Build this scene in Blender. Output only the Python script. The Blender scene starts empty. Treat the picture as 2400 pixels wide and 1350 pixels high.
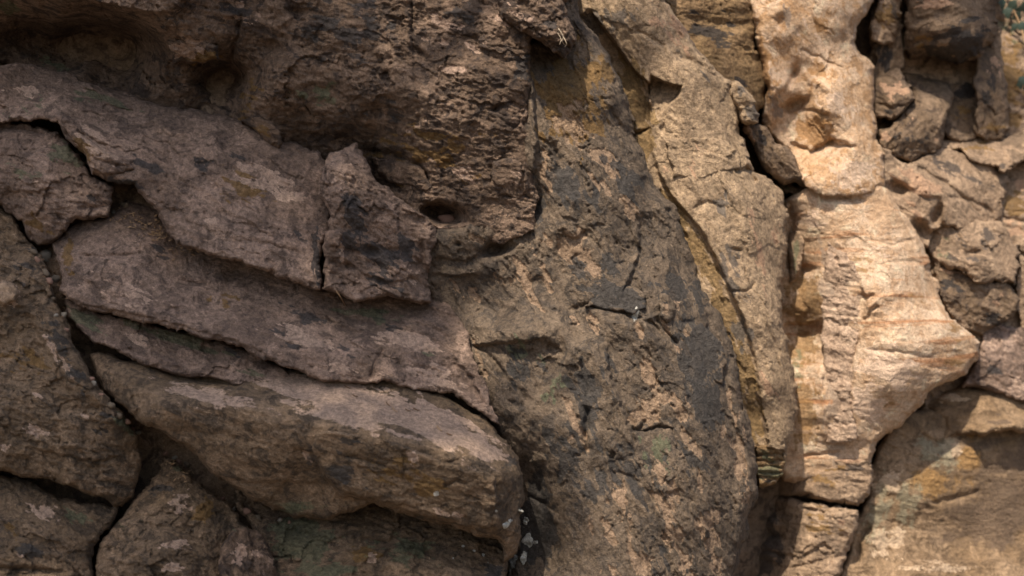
import bpy, math, random
import numpy as np

# ------------------------------------------------------------------ camera, world, sun, exposure
scene = bpy.context.scene
COL = scene.collection
CAM_Z = 1.5
D0 = 3.0                      # metres from the lens to the reference plane of the cliff
PX = 0.001                    # one photo pixel = 1 mm on that plane

cam_data = bpy.data.cameras.new("camera")
cam_data.sensor_width = 36.0
cam_data.lens = 36.0 * D0 / 2.4
cam_data.clip_start = 0.05
cam_data.clip_end = 500.0
cam_data.dof.use_dof = True
cam_data.dof.focus_distance = 2.93
cam_data.dof.aperture_fstop = 1.6
cam = bpy.data.objects.new("camera", cam_data)
cam.location = (0, 0, CAM_Z)
cam.rotation_euler = (math.radians(90), 0, 0)
COL.objects.link(cam)
scene.camera = cam

SUN_AZ = math.radians(21)     # to the left of the lens axis, behind the photographer
SUN_EL = math.radians(54)
S = np.array([-math.sin(SUN_AZ) * math.cos(SUN_EL), -math.cos(SUN_AZ) * math.cos(SUN_EL), math.sin(SUN_EL)])

world = bpy.data.worlds.new("World")
scene.world = world
world.use_nodes = True
wn = world.node_tree
sky = wn.nodes.new("ShaderNodeTexSky")
sky.sky_type = 'NISHITA'
sky.sun_disc = False
sky.sun_elevation = SUN_EL
sky.sun_rotation = math.atan2(S[0], S[1])
sky.air_density = 1.0
sky.dust_density = 3.0
sky.ozone_density = 0.6
wn.links.new(sky.outputs[0], wn.nodes["Background"].inputs[0])
wn.nodes["Background"].inputs[1].default_value = 0.122

sd_ = bpy.data.lights.new("sun", 'SUN')
sd_.energy = 5.0
sd_.angle = math.radians(0.55)
sd_.color = (1.0, 0.87, 0.70)
sun = bpy.data.objects.new("sun", sd_)
from mathutils import Vector
sun.rotation_euler = Vector(S).to_track_quat('Z', 'Y').to_euler()
sun.location = (-6, -6, 9)
COL.objects.link(sun)

scene.view_settings.view_transform = 'Standard'
scene.view_settings.look = 'None'
scene.view_settings.gamma = 1.0
scene.view_settings.exposure = 0.45

# ------------------------------------------------------------------ numeric helpers
rng = np.random.default_rng(7)
PERM = rng.permutation(256)
PERM = np.concatenate([PERM, PERM, PERM])
GANG = rng.random(256) * 2 * np.pi
GX, GY = np.cos(GANG), np.sin(GANG)
RND = rng.random(256)


def perlin(x, y):
    xi = np.floor(x).astype(np.int64); yi = np.floor(y).astype(np.int64)
    xf = x - xi; yf = y - yi
    u = xf * xf * xf * (xf * (xf * 6 - 15) + 10); v = yf * yf * yf * (yf * (yf * 6 - 15) + 10)
    xi &= 255; yi &= 255
    x1 = (xi + 1) & 255; y1 = (yi + 1) & 255
    def g(a, b, dx, dy):
        h = PERM[PERM[a] + b]
        return GX[h] * dx + GY[h] * dy
    n00 = g(xi, yi, xf, yf); n10 = g(x1, yi, xf - 1, yf)
    n01 = g(xi, y1, xf, yf - 1); n11 = g(x1, y1, xf - 1, yf - 1)
    a = n00 + u * (n10 - n00); b = n01 + u * (n11 - n01)
    return (a + v * (b - a)) * 1.5


def fbm(x, y, octv=4, gain=0.5, seed=0.0):
    s = np.zeros_like(x); a = 1.0; f = 1.0
    for k in range(octv):
        s += a * perlin(x * f + 13.7 * k + seed * 3.1, y * f - 7.3 * k + seed * 5.7)
        a *= gain; f *= 2.03
    return s


def ridged(x, y, octv=4, gain=0.55, seed=0.0):
    s = np.zeros_like(x); a = 1.0; f = 1.0
    for k in range(octv):
        s += a * (1 - 2.2 * np.abs(perlin(x * f + 31.1 * k + seed * 2.3, y * f + 17.9 * k - seed * 4.1)))
        a *= gain; f *= 2.07
    return s


def chips(x, y, seed=0):
    """broken facets: every cell a small tilted plane"""
    xi = np.floor(x).astype(np.int64); yi = np.floor(y).astype(np.int64)
    best = np.full(x.shape, 1e9); val = np.zeros_like(x)
    for dx in (-1, 0, 1):
        for dy in (-1, 0, 1):
            cx = xi + dx; cy = yi + dy
            h = PERM[PERM[(cx + seed * 17) & 255] + (cy & 255)]
            px = cx + 0.15 + 0.7 * RND[h]; py = cy + 0.15 + 0.7 * RND[(h * 7 + 3) & 255]
            d = (x - px) ** 2 + (y - py) ** 2
            t = (RND[(h * 13 + 5) & 255] - 0.5) + 1.5 * (RND[(h * 5 + 1) & 255] - 0.5) * (x - px) + 1.5 * (RND[(h * 11 + 9) & 255] - 0.5) * (y - py)
            m = d < best
            best = np.where(m, d, best); val = np.where(m, t, val)
    return val


def rot(u, v, ang):
    c, s = math.cos(math.radians(ang)), math.sin(math.radians(ang))
    return u * c + v * s, -u * s + v * c


def sstep(a, b, x):
    t = np.clip((x - a) / (b - a), 0, 1)
    return t * t * (3 - 2 * t)


def polyline(u, v, pts, closed=False):
    """distance, signed side (+ = right of travel as seen in the photo), parameter 0..1"""
    best = np.full(u.shape, 1e18); side = np.zeros_like(u); par = np.zeros_like(u)
    P = [np.array(p[:2], float) for p in pts]
    W = [p[2] if len(p) > 2 else 1.0 for p in pts]
    if closed: P = P + [P[0]]; W = W + [W[0]]
    L = [0.0]
    for a, b in zip(P[:-1], P[1:]): L.append(L[-1] + max(1e-6, np.hypot(*(b - a))))
    for i, (a, b) in enumerate(zip(P[:-1], P[1:])):
        e = b - a; l2 = max(1e-9, e @ e)
        t = np.clip(((u - a[0]) * e[0] + (v - a[1]) * e[1]) / l2, 0, 1)
        dx = u - (a[0] + t * e[0]); dy = v - (a[1] + t * e[1])
        d2 = dx * dx + dy * dy
        m = d2 < best
        best = np.where(m, d2, best)
        side = np.where(m, np.sign(e[0] * (v - a[1]) - e[1] * (u - a[0])), side)
        par = np.where(m, (W[i] + t * (W[i + 1] - W[i])) if closed else (L[i] + t * (L[i + 1] - L[i])) / L[-1], par)
    return np.sqrt(best), side, par


def poly_sdf(u, v, pts):
    d, _, w = polyline(u, v, pts, True)
    ins = np.zeros(u.shape, bool)
    n = len(pts)
    for i in range(n):
        x1, y1 = pts[i][:2]; x2, y2 = pts[(i + 1) % n][:2]
        if y1 == y2: continue
        c = ((y1 > v) != (y2 > v)) & (u < (x2 - x1) * (v - y1) / (y2 - y1) + x1)
        ins ^= c
    return np.where(ins, d, -d), w


def tps(u, v, ctl, lam=0.02):
    c = np.array(ctl, float); n = len(c)
    sc = 300.0
    X = c[:, :2] / sc
    r = np.sqrt(((X[:, None] - X[None]) ** 2).sum(-1))
    K = np.where(r > 0, r * r * np.log(np.maximum(r, 1e-9)), 0) + lam * np.eye(n)
    Pm = np.c_[np.ones(n), X]
    A = np.zeros((n + 3, n + 3)); A[:n, :n] = K; A[:n, n:] = Pm; A[n:, :n] = Pm.T
    w = np.linalg.solve(A, np.r_[c[:, 2], 0, 0, 0])
    out = w[n] + w[n + 1] * u / sc + w[n + 2] * v / sc
    for i in range(n):
        r2 = (u / sc - X[i, 0]) ** 2 + (v / sc - X[i, 1]) ** 2
        out += w[i] * 0.5 * r2 * np.log(np.maximum(r2, 1e-12))
    return np.clip(out, c[:, 2].min() - 60, c[:, 2].max() + 60)


# ---- sculpting strokes (all in millimetres on the reference plane)
def op_groove(h, u, v, pts, w, dep, wob=4):
    wu = u + wob * perlin(u / 23.0, v / 23.0 + 9); wv = v + wob * perlin(u / 23.0 + 40, v / 23.0)
    d, s, t = polyline(wu, wv, pts)
    taper = np.clip(np.minimum(t, 1 - t) * 8, 0, 1) ** 0.5
    h -= dep * taper * np.exp(-(d / w) ** 1.4)


def op_ridge(h, u, v, pts, w, dep, wob=4):
    op_groove(h, u, v, pts, w, -dep, wob)


def op_step(h, u, v, pts, drop, fall, soft=5, wob=5):
    """surface falls by drop on the right of the stroke, recovering over fall"""
    wu = u + wob * perlin(u / 19.0 + 3, v / 19.0); wv = v + wob * perlin(u / 19.0, v / 19.0 + 77)
    d, s, t = polyline(wu, wv, pts)
    taper = np.clip(np.minimum(t, 1 - t) * 7, 0, 1) ** 0.6
    h -= drop * taper * sstep(-soft, soft, d * s) * np.exp(-np.maximum(d * s, 0) / fall) * np.exp(-np.maximum(-d * s, 0) / fall)


def op_tent(h, u, v, pts, w, dep, wob=3):
    wu = u + wob * perlin(u / 31.0 + 5, v / 31.0); wv = v + wob * perlin(u / 31.0, v / 31.0 + 51)
    d, s, t = polyline(wu, wv, pts)
    taper = np.clip(np.minimum(t, 1 - t) * 6, 0, 1)
    h += dep * taper * np.maximum(1 - np.sqrt(d * d + 9) / w, 0)


def op_plate(h, u, v, pts, amt, soft=4, wob=6, tilt=(0, 0)):
    wu = u + wob * fbm(u / 37.0 + 5, v / 37.0, 3); wv = v + wob * fbm(u / 37.0, v / 37.0 + 51, 3)
    d, _ = poly_sdf(wu, wv, pts)
    c = np.mean([p[:2] for p in pts], 0)
    h += sstep(-soft, soft, d) * (amt + tilt[0] * (u - c[0]) + tilt[1] * (v - c[1]))


def op_dent(h, u, v, cu, cv, ru, rv, ang, dep, pw=2.0, wob=0.12):
    a, b = rot(u - cu, v - cv, ang)
    q = np.sqrt((a / ru) ** 2 + (b / rv) ** 2)
    q = q * (1 + wob * perlin(u / 27.0 + cu, v / 27.0 + cv) * 2)
    h -= dep * np.exp(-q ** pw)


OPS = dict(plate=op_plate, tent=op_tent, groove=op_groove, ridge=op_ridge, step=op_step, dent=op_dent)


def place(u, v, h):
    """point of the cliff seen at photo pixel (u, v) and h mm in front of the reference plane -> metres"""
    Y = D0 - h * PX
    k = Y / D0
    return np.stack([(u - 1200) * PX * k, Y, CAM_Z + (675 - v) * PX * k], -1)


# ------------------------------------------------------------------ materials
def new_mat(name):
    m = bpy.data.materials.new(name); m.use_nodes = True
    return m, m.node_tree, m.node_tree.nodes["Principled BSDF"]


def rock_material(name, c1, c2, c3, grain=1.0, bump=1.0, rough=0.9, band=None, scale=1.0,
                  dark=(0.035, 0.033, 0.034), pale=(0.42, 0.27, 0.18), green=(0.13, 0.145, 0.09), ochre=(0.20, 0.12, 0.045),
                  white=(0.62, 0.62, 0.58)):
    m, nt, bs = new_mat(name)
    N = nt.nodes.new; lk = nt.links.new
    tc = N("ShaderNodeTexCoord")
    co = tc.outputs["Object"]
    def noise(sc, det=6, rg=0.6, dist=0.0, vec=None):
        n = N("ShaderNodeTexNoise"); n.inputs["Scale"].default_value = sc * scale; n.inputs["Detail"].default_value = det
        n.inputs["Roughness"].default_value = rg; n.inputs["Distortion"].default_value = dist
        lk(vec or co, n.inputs["Vector"]); return n.outputs["Fac"]
    def ramp(src, a, b):
        r = N("ShaderNodeMapRange"); r.interpolation_type = 'SMOOTHSTEP'
        r.inputs["From Min"].default_value = a; r.inputs["From Max"].default_value = b
        lk(src, r.inputs["Value"]); return r.outputs[0]
    def mix(fac, a, b, blend='MIX'):
        x = N("ShaderNodeMix"); x.data_type = 'RGBA'; x.blend_type = blend
        if isinstance(fac, float): x.inputs[0].default_value = fac
        else: lk(fac, x.inputs[0])
        for s, i in ((a, 6), (b, 7)):
            if isinstance(s, tuple): x.inputs[i].default_value = (*s, 1)
            else: lk(s, x.inputs[i])
        return x.outputs[2]
    def math_(op, a, b=None):
        x = N("ShaderNodeMath"); x.operation = op
        for i, s in enumerate((a, b)):
            if s is None: continue
            if isinstance(s, (int, float)): x.inputs[i].default_value = s
            else: lk(s, x.inputs[i])
        return x.outputs[0]
    n_big = noise(6, 4, 0.62, 0.6)
    n_mid = noise(24, 5, 0.7, 0.8)
    n_fine = noise(95, 4, 0.75)
    n_grit = noise(480, 1, 0.6)
    col = mix(ramp(n_big, 0.40, 0.60), c1, c2)
    col = mix(ramp(n_mid, 0.48, 0.60), col, c3)
    lt = tuple(min(0.75, c * 1.5) for c in c2)
    col = mix(math_('MULTIPLY', ramp(n_mid, 0.44, 0.34), 0.45), col, lt)
    if band:
        mp = N("ShaderNodeMapping"); lk(co, mp.inputs[0])
        mp.inputs["Rotation"].default_value = (0, math.radians(band[1]), 0)
        mp.inputs["Scale"].default_value = (1.2, 1.2, 16)
        nb = noise(2.2, 5, 0.6, 0.5, mp.outputs[0])
        col = mix(ramp(nb, 0.54, 0.68), col, band[0])
    att = N("ShaderNodeAttribute"); att.attribute_name = "stain_light_a"
    at2 = N("ShaderNodeAttribute"); at2.attribute_name = "stain_b"
    sp = N("ShaderNodeSeparateColor"); lk(att.outputs["Color"], sp.inputs[0])
    sp2 = N("ShaderNodeSeparateColor"); lk(at2.outputs["Color"], sp2.inputs[0])
    brk = math_('MULTIPLY', math_('SUBTRACT', n_fine, 0.5), 0.9)
    brm = math_('MULTIPLY', math_('SUBTRACT', n_mid, 0.5), 0.9)
    def stain_or_light(sock, colour, amt, a=0.30, b=0.62):
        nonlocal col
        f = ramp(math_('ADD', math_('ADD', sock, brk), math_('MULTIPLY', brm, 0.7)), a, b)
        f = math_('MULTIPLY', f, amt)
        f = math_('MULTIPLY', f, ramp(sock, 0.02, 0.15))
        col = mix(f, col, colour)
    stain_or_light(sp2.outputs[0], ochre, 0.8)
    stain_or_light(sp.outputs[1], pale, 0.85, 0.36, 0.56)
    stain_or_light(sp.outputs[2], green, 0.7)
    stain_or_light(sp.outputs[0], dark, 0.85)
    stain_or_light(sp2.outputs[1], white, 0.9, 0.38, 0.52)
    # grain: pits darker, grains lighter
    g = mix(ramp(n_fine, 0.30, 0.70), (0.62, 0.62, 0.62), (1.32, 1.30, 1.27))
    g2 = mix(ramp(n_grit, 0.30, 0.70), (0.78, 0.78, 0.78), (1.2, 1.2, 1.2))
    col = mix(grain if grain < 1 else 1.0, col, mix(1.0, col, g, 'MULTIPLY'))
    col = mix(0.8, col, mix(1.0, col, g2, 'MULTIPLY'))
    lk(col, bs.inputs["Base Color"])
    bs.inputs["Roughness"].default_value = rough
    bs.inputs["Specular IOR Level"].default_value = 0.25
    hgt = math_('ADD', math_('MULTIPLY', n_fine, 1.0), math_('MULTIPLY', n_grit, 0.4))
    bp = N("ShaderNodeBump"); bp.inputs["Strength"].default_value = 1.0
    bp.inputs["Distance"].default_value = 0.012 * bump
    lk(hgt, bp.inputs["Height"]); lk(bp.outputs[0], bs.inputs["Normal"])
    return m


MAT = {
    'purple': rock_material("purple_brown_sandstone", (0.220, 0.156, 0.122), (0.335, 0.240, 0.190), (0.152, 0.110, 0.090), pale=(0.48, 0.35, 0.275), dark=(0.055, 0.052, 0.054)),
    'umber': rock_material("umber_sandstone", (0.135, 0.093, 0.067), (0.230, 0.161, 0.118), (0.072, 0.053, 0.044), pale=(0.42, 0.30, 0.235), dark=(0.055, 0.050, 0.050)),
    'olive': rock_material("olive_brown_sandstone", (0.180, 0.126, 0.081), (0.265, 0.188, 0.126), (0.105, 0.078, 0.056), pale=(0.50, 0.365, 0.285), dark=(0.06, 0.056, 0.054)),
    'grey': rock_material("grey_varnished_sandstone", (0.138, 0.106, 0.080), (0.190, 0.144, 0.105), (0.090, 0.073, 0.060), pale=(0.33, 0.232, 0.16), dark=(0.058, 0.055, 0.054)),
    'tan': rock_material("tan_sandstone", (0.32, 0.235, 0.155), (0.41, 0.30, 0.20), (0.24, 0.175, 0.118), bump=0.7, dark=(0.125, 0.108, 0.095), ochre=(0.225, 0.148, 0.066)),
    'ochre': rock_material("ochre_sandstone", (0.22, 0.145, 0.075), (0.27, 0.18, 0.10), (0.14, 0.088, 0.046), bump=0.8),
    'cream': rock_material("cream_sandstone", (0.54, 0.365, 0.23), (0.60, 0.44, 0.315), (0.45, 0.28, 0.155), bump=0.75, grain=0.6, rough=0.85,
                           dark=(0.26, 0.205, 0.165), pale=(0.62, 0.465, 0.35), ochre=(0.36, 0.20, 0.085)),
    'banded': rock_material("banded_cream_sandstone", (0.55, 0.385, 0.255), (0.61, 0.46, 0.335), (0.47, 0.315, 0.20), bump=0.7, grain=0.6, rough=0.85,
                            band=((0.42, 0.22, 0.115), 4), dark=(0.36, 0.275, 0.21), pale=(0.65, 0.49, 0.375), ochre=(0.26, 0.155, 0.065)),
    'golden': rock_material("golden_brown_sandstone", (0.215, 0.145, 0.086), (0.285, 0.20, 0.128), (0.145, 0.098, 0.06), bump=0.6, grain=0.7, dark=(0.125, 0.088, 0.062), pale=(0.50, 0.38, 0.27), green=(0.26, 0.24, 0.17), ochre=(0.31, 0.185, 0.075)),
    'mottled': rock_material("mottled_grey_sandstone", (0.42, 0.305, 0.225), (0.52, 0.385, 0.29), (0.33, 0.235, 0.17), bump=0.8, grain=0.9, dark=(0.2, 0.16, 0.13), pale=(0.6, 0.48, 0.39)),
    'lichen': rock_material("white_lichen", (0.55, 0.55, 0.50), (0.66, 0.66, 0.62), (0.38, 0.38, 0.35), bump=0.6),
    'fawn': rock_material("fawn_sandstone", (0.29, 0.205, 0.14), (0.38, 0.275, 0.19), (0.185, 0.132, 0.092), bump=0.6, grain=0.7, dark=(0.085, 0.07, 0.062)),
    'brown': rock_material("brown_sandstone", (0.170, 0.118, 0.077), (0.24, 0.172, 0.12), (0.105, 0.075, 0.055), bump=0.7, grain=0.7),
}

# ------------------------------------------------------------------ rock builder
STEP = 2.35
ROCKS = {}


def build_rock(name, outline, ctl, mat, ops=(), paint=(), edge=(45, 60), rough=1.0, strata=(20, 1.0), label='', group=None,
               category='rock', seed=1, warp=7, step=STEP, big=1.0, chip=1.0, kind=None, lam=0.02, depth=200, parent=None, peel=0.0,  crisp=0.45, varnish=0.35):
    P = np.array([p[:2] for p in outline], float)
    u0, v0 = P.min(0) - 4 * step; u1, v1 = P.max(0) + 4 * step
    us = np.arange(u0, u1 + step, step); vs = np.arange(v0, v1 + step, step)
    U, V = np.meshgrid(us, vs)
    # ragged outline
    WU = U + warp * fbm(U / 60.0, V / 60.0, 4, 0.55, seed); WV = V + warp * fbm(U / 60.0, V / 60.0, 4, 0.55, seed + 20)
    WU += 0.55 * warp * chips(U / 26.0, V / 26.0, seed + 2); WV += 0.55 * warp * chips(U / 22.0 + 9, V / 22.0, seed + 3)
    sdf, ew = poly_sdf(WU, WV, outline)
    inside = sdf > 0
    cell = inside[:-1, :-1] | inside[1:, :-1] | inside[:-1, 1:] | inside[1:, 1:]
    # snap the outer vertices onto the outline
    gv, gu = np.gradient(sdf, step)
    gl = np.maximum(gu ** 2 + gv ** 2, 0.25)
    out = ~inside
    SU = np.where(out, U + np.clip(-sdf, 0, 2 * step) * gu / gl, U); SV = np.where(out, V + np.clip(-sdf, 0, 2 * step) * gv / gl, V)
    used = np.zeros(U.shape, bool)
    used[:-1, :-1] |= cell; used[1:, :-1] |= cell; used[:-1, 1:] |= cell; used[1:, 1:] |= cell
    SU, SV, sdf, ew, gu, gv = SU[used], SV[used], sdf[used], ew[used], gu[used], gv[used]
    # stains, plus shade and light painted on some rocks
    masks = {k: np.zeros_like(SU) for k in ('dark', 'pale', 'green', 'ochre', 'white')}
    for p in paint:
        k, cu, cv, ru, rv, ang, s = p[:7]
        x, y = rot(SU - cu, SV - cv, ang)
        q = np.sqrt((x / ru) ** 2 + (y / rv) ** 2)
        nz = 0.38 * fbm(x / max(12, 0.5 * ru), y / max(12, 0.5 * rv), 4, 0.6, cu * 0.013 + cv * 0.007)
        masks[k] = np.maximum(masks[k], s * np.clip(1.25 - q + nz, 0, 1))
    sa, sb = rot(SU, SV, strata[0])
    streak = fbm(sa / (38.0 * strata[1]), sb / 24.0, 4, 0.62, seed + 40)
    for k in ('pale', 'dark', 'green', 'ochre'):
        if crisp: masks[k] = masks[k] * (1 - crisp) + crisp * sstep(0.36, 0.50, masks[k] + 0.30 * streak * (1 if k == 'pale' else -1)) * (masks[k] > 0.03)
    smooth = 1 - varnish * masks['dark']
    h = tps(SU, SV, ctl, lam)
    rough = rough * smooth
    # large irregular form
    h += big * 14 * fbm(SU / 170.0, SV / 170.0, 3, 0.5, seed + 3)
    # bedding: chips and ridges stretched along the strata
    a, b = rot(SU, SV, strata[0])
    st = strata[1]
    wa = 12 * fbm(SU / 45.0, SV / 45.0, 3, 0.5, seed + 5); wb = 12 * fbm(SU / 45.0, SV / 45.0, 3, 0.5, seed + 6)
    h += rough * chip * 13 * chips((a + 1.6 * wa) / (170.0 * st), (b + 1.6 * wb) / 110.0, seed + 2)
    h += rough * chip * 8.5 * chips((a + wa) / (80.0 * st), (b + wb) / 48.0, seed)
    h += rough * chip * 3.2 * chips((a + wb) / (34.0 * st), (b + wa) / 20.0, seed + 4)
    h += rough * 3.6 * ridged(a / (75.0 * st), b / 42.0, 4, 0.55, seed)
    amp = 0.55 + 0.9 * sstep(-0.35, 0.5, fbm(SU / 110.0, SV / 110.0, 2, 0.5, seed + 9))
    h += rough * amp * 2.3 * chips((a + wa * 0.4) / (13.0 * st), (b + wb * 0.4) / 8.0, seed + 8)
    h += rough * amp * 1.9 * fbm(a / (11.0 * st), b / 8.0, 2, 0.6, seed + 11)
    # pits
    pit = perlin(SU / 31.0 + seed, SV / 31.0) + 0.4 * perlin(SU / 9.0, SV / 9.0 + seed)
    h -= rough * 7 * sstep(0.62, 0.95, pit)
    if peel:
        h -= peel * sstep(0.3, 0.6, masks['pale'] + 0.12 * fbm(SU / 14.0, SV / 14.0, 3, 0.6, seed + 30)) * (masks['pale'] > 0.05)
    for o in ops:
        OPS[o[0]](h, SU, SV, *o[1:])
    # rounded rim
    r = edge[0] * (0.75 + 0.5 * sstep(-0.5, 0.5, fbm(SU / 80.0, SV / 80.0, 3, 0.5, seed + 15)))
    t = np.clip(sdf / r, 0, 1)
    h -= edge[1] * ew * (1 - np.sqrt(np.clip(1 - (1 - t) ** 2, 0, 1)))
    # mesh
    idx = np.full(U.shape, -1, np.int64); idx[used] = np.arange(used.sum())
    ci, cj = np.nonzero(cell)
    quads = np.stack([idx[ci, cj], idx[ci + 1, cj], idx[ci + 1, cj + 1], idx[ci, cj + 1]], -1)
    co = place(SU, SV, h)
    # sides: rim edges carried back into the cliff
    pad = np.pad(cell, 1)
    loops = []
    for (di, dj, e0, e1) in ((-1, 0, (0, 1), (0, 0)), (1, 0, (1, 0), (1, 1)), (0, -1, (0, 0), (1, 0)), (0, 1, (1, 1), (0, 1))):
        free = cell & ~pad[1 + di:pad.shape[0] - 1 + di, 1 + dj:pad.shape[1] - 1 + dj]
        i, j = np.nonzero(free)
        loops.append(np.stack([idx[i + e0[0], j + e0[1]], idx[i + e1[0], j + e1[1]]], -1))
    E = np.concatenate(loops)
    rim = np.unique(E); back = np.full(len(co), -1, np.int64); back[rim] = len(co) + np.arange(len(rim))
    fu, fv, fh = SU, SV, h
    ku, kv = gu[rim], gv[rim]
    co = np.concatenate([co, place(fu[rim] + 12 * ku, fv[rim] + 12 * kv, fh[rim] - depth)])
    sides = np.stack([E[:, 1], E[:, 0], back[E[:, 0]], back[E[:, 1]]], -1)
    faces = np.concatenate([quads, sides])[:, ::1]
    origin = np.array([co[:, 0].mean(), co[:, 1].mean(), co[:, 2].min()])
    me = bpy.data.meshes.new(name)
    me.vertices.add(len(co)); me.vertices.foreach_set('co', (co - origin).astype(np.float32).ravel())
    me.loops.add(faces.size); me.loops.foreach_set('vertex_index', faces.astype(np.int32).ravel())
    me.polygons.add(len(faces))
    me.polygons.foreach_set('loop_start', np.arange(0, faces.size, 4, dtype=np.int32))
    me.polygons.foreach_set('loop_total', np.full(len(faces), 4, np.int32))
    me.polygons.foreach_set('use_smooth', np.ones(len(faces), bool))
    me.update(calc_edges=True)
    full = len(co)
    for an, keys in (('stain_light_a', ('dark', 'pale', 'green')), ('stain_b', ('ochre', 'white', None))):
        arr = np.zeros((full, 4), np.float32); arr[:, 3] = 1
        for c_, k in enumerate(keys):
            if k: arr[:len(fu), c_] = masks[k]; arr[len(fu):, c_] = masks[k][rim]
        at = me.color_attributes.new(an, 'FLOAT_COLOR', 'POINT')
        at.data.foreach_set('color', arr.ravel())
    me.materials.append(MAT[mat])
    ob = bpy.data.objects.new(name, me)
    COL.objects.link(ob)
    ROCKS[name] = ob
    if parent is not None:
        ob.parent = parent; ob.location = Vector(origin) - parent.location
        return ob
    ob.location = origin
    if kind: ob['kind'] = kind
    else: ob['kind'] = 'thing'; ob['category'] = category
    if label: ob['label'] = label
    if group: ob['group'] = group
    return ob

# ------------------------------------------------------------------ the setting: soil and the bedrock behind the blocks
def sheet(name, pts_fn, nu, nv, mat, kind):
    g = np.array([pts_fn(i / (nu - 1), j / (nv - 1)) for j in range(nv) for i in range(nu)])
    f = [(j * nu + i, j * nu + i + 1, (j + 1) * nu + i + 1, (j + 1) * nu + i) for j in range(nv - 1) for i in range(nu - 1)]
    me = bpy.data.meshes.new(name); me.from_pydata(g.tolist(), [], f)
    for p in me.polygons: p.use_smooth = True
    me.materials.append(mat)
    o = bpy.data.objects.new(name, me); COL.objects.link(o); o['kind'] = kind
    return o


gm, gnt, gbs = new_mat("bare_soil")
gn = gnt.nodes.new("ShaderNodeTexNoise"); gn.inputs["Scale"].default_value = 3.0; gn.inputs["Detail"].default_value = 8
gr = gnt.nodes.new("ShaderNodeMix"); gr.data_type = 'RGBA'
gr.inputs[6].default_value = (0.07, 0.05, 0.032, 1); gr.inputs[7].default_value = (0.14, 0.10, 0.065, 1)
gnt.links.new(gn.outputs[0], gr.inputs[0]); gnt.links.new(gr.outputs[2], gbs.inputs["Base Color"])
gbs.inputs["Roughness"].default_value = 0.95
_r = random.Random(4)
sheet("ground", lambda a, b: ((a - 0.5) * 300, (b - 0.5) * 300, 0.02 * _r.random()), 40, 40, gm, 'structure')

build_rock("cliff", [(-900, -700), (3300, -700), (3300, 2150), (-900, 2150)],
           [(-900, -700, 0), (-900, 2100, 0), (0, 100, -260), (0, 1300, 60), (700, 600, -60), (150, 560, 40), (280, 455, -10), (200, 850, 60), (330, 1120, 20), (450, 760, 0), (1000, 920, 40), (1200, 300, -150), (1200, 1300, -120), (700, 100, -120),
            (1500, 700, -240), (1700, 200, -420), (1750, 1300, -520), (1900, 700, -640), (2100, 200, -700), (2100, 900, -700),
            (2400, 100, -900), (2400, 700, -900), (2400, 1300, -720), (3300, -700, -1000), (3300, 2100, -900)],
           'brown', edge=(10, 1), step=9, seed=3, kind='structure', depth=400, big=2.0)

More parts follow.
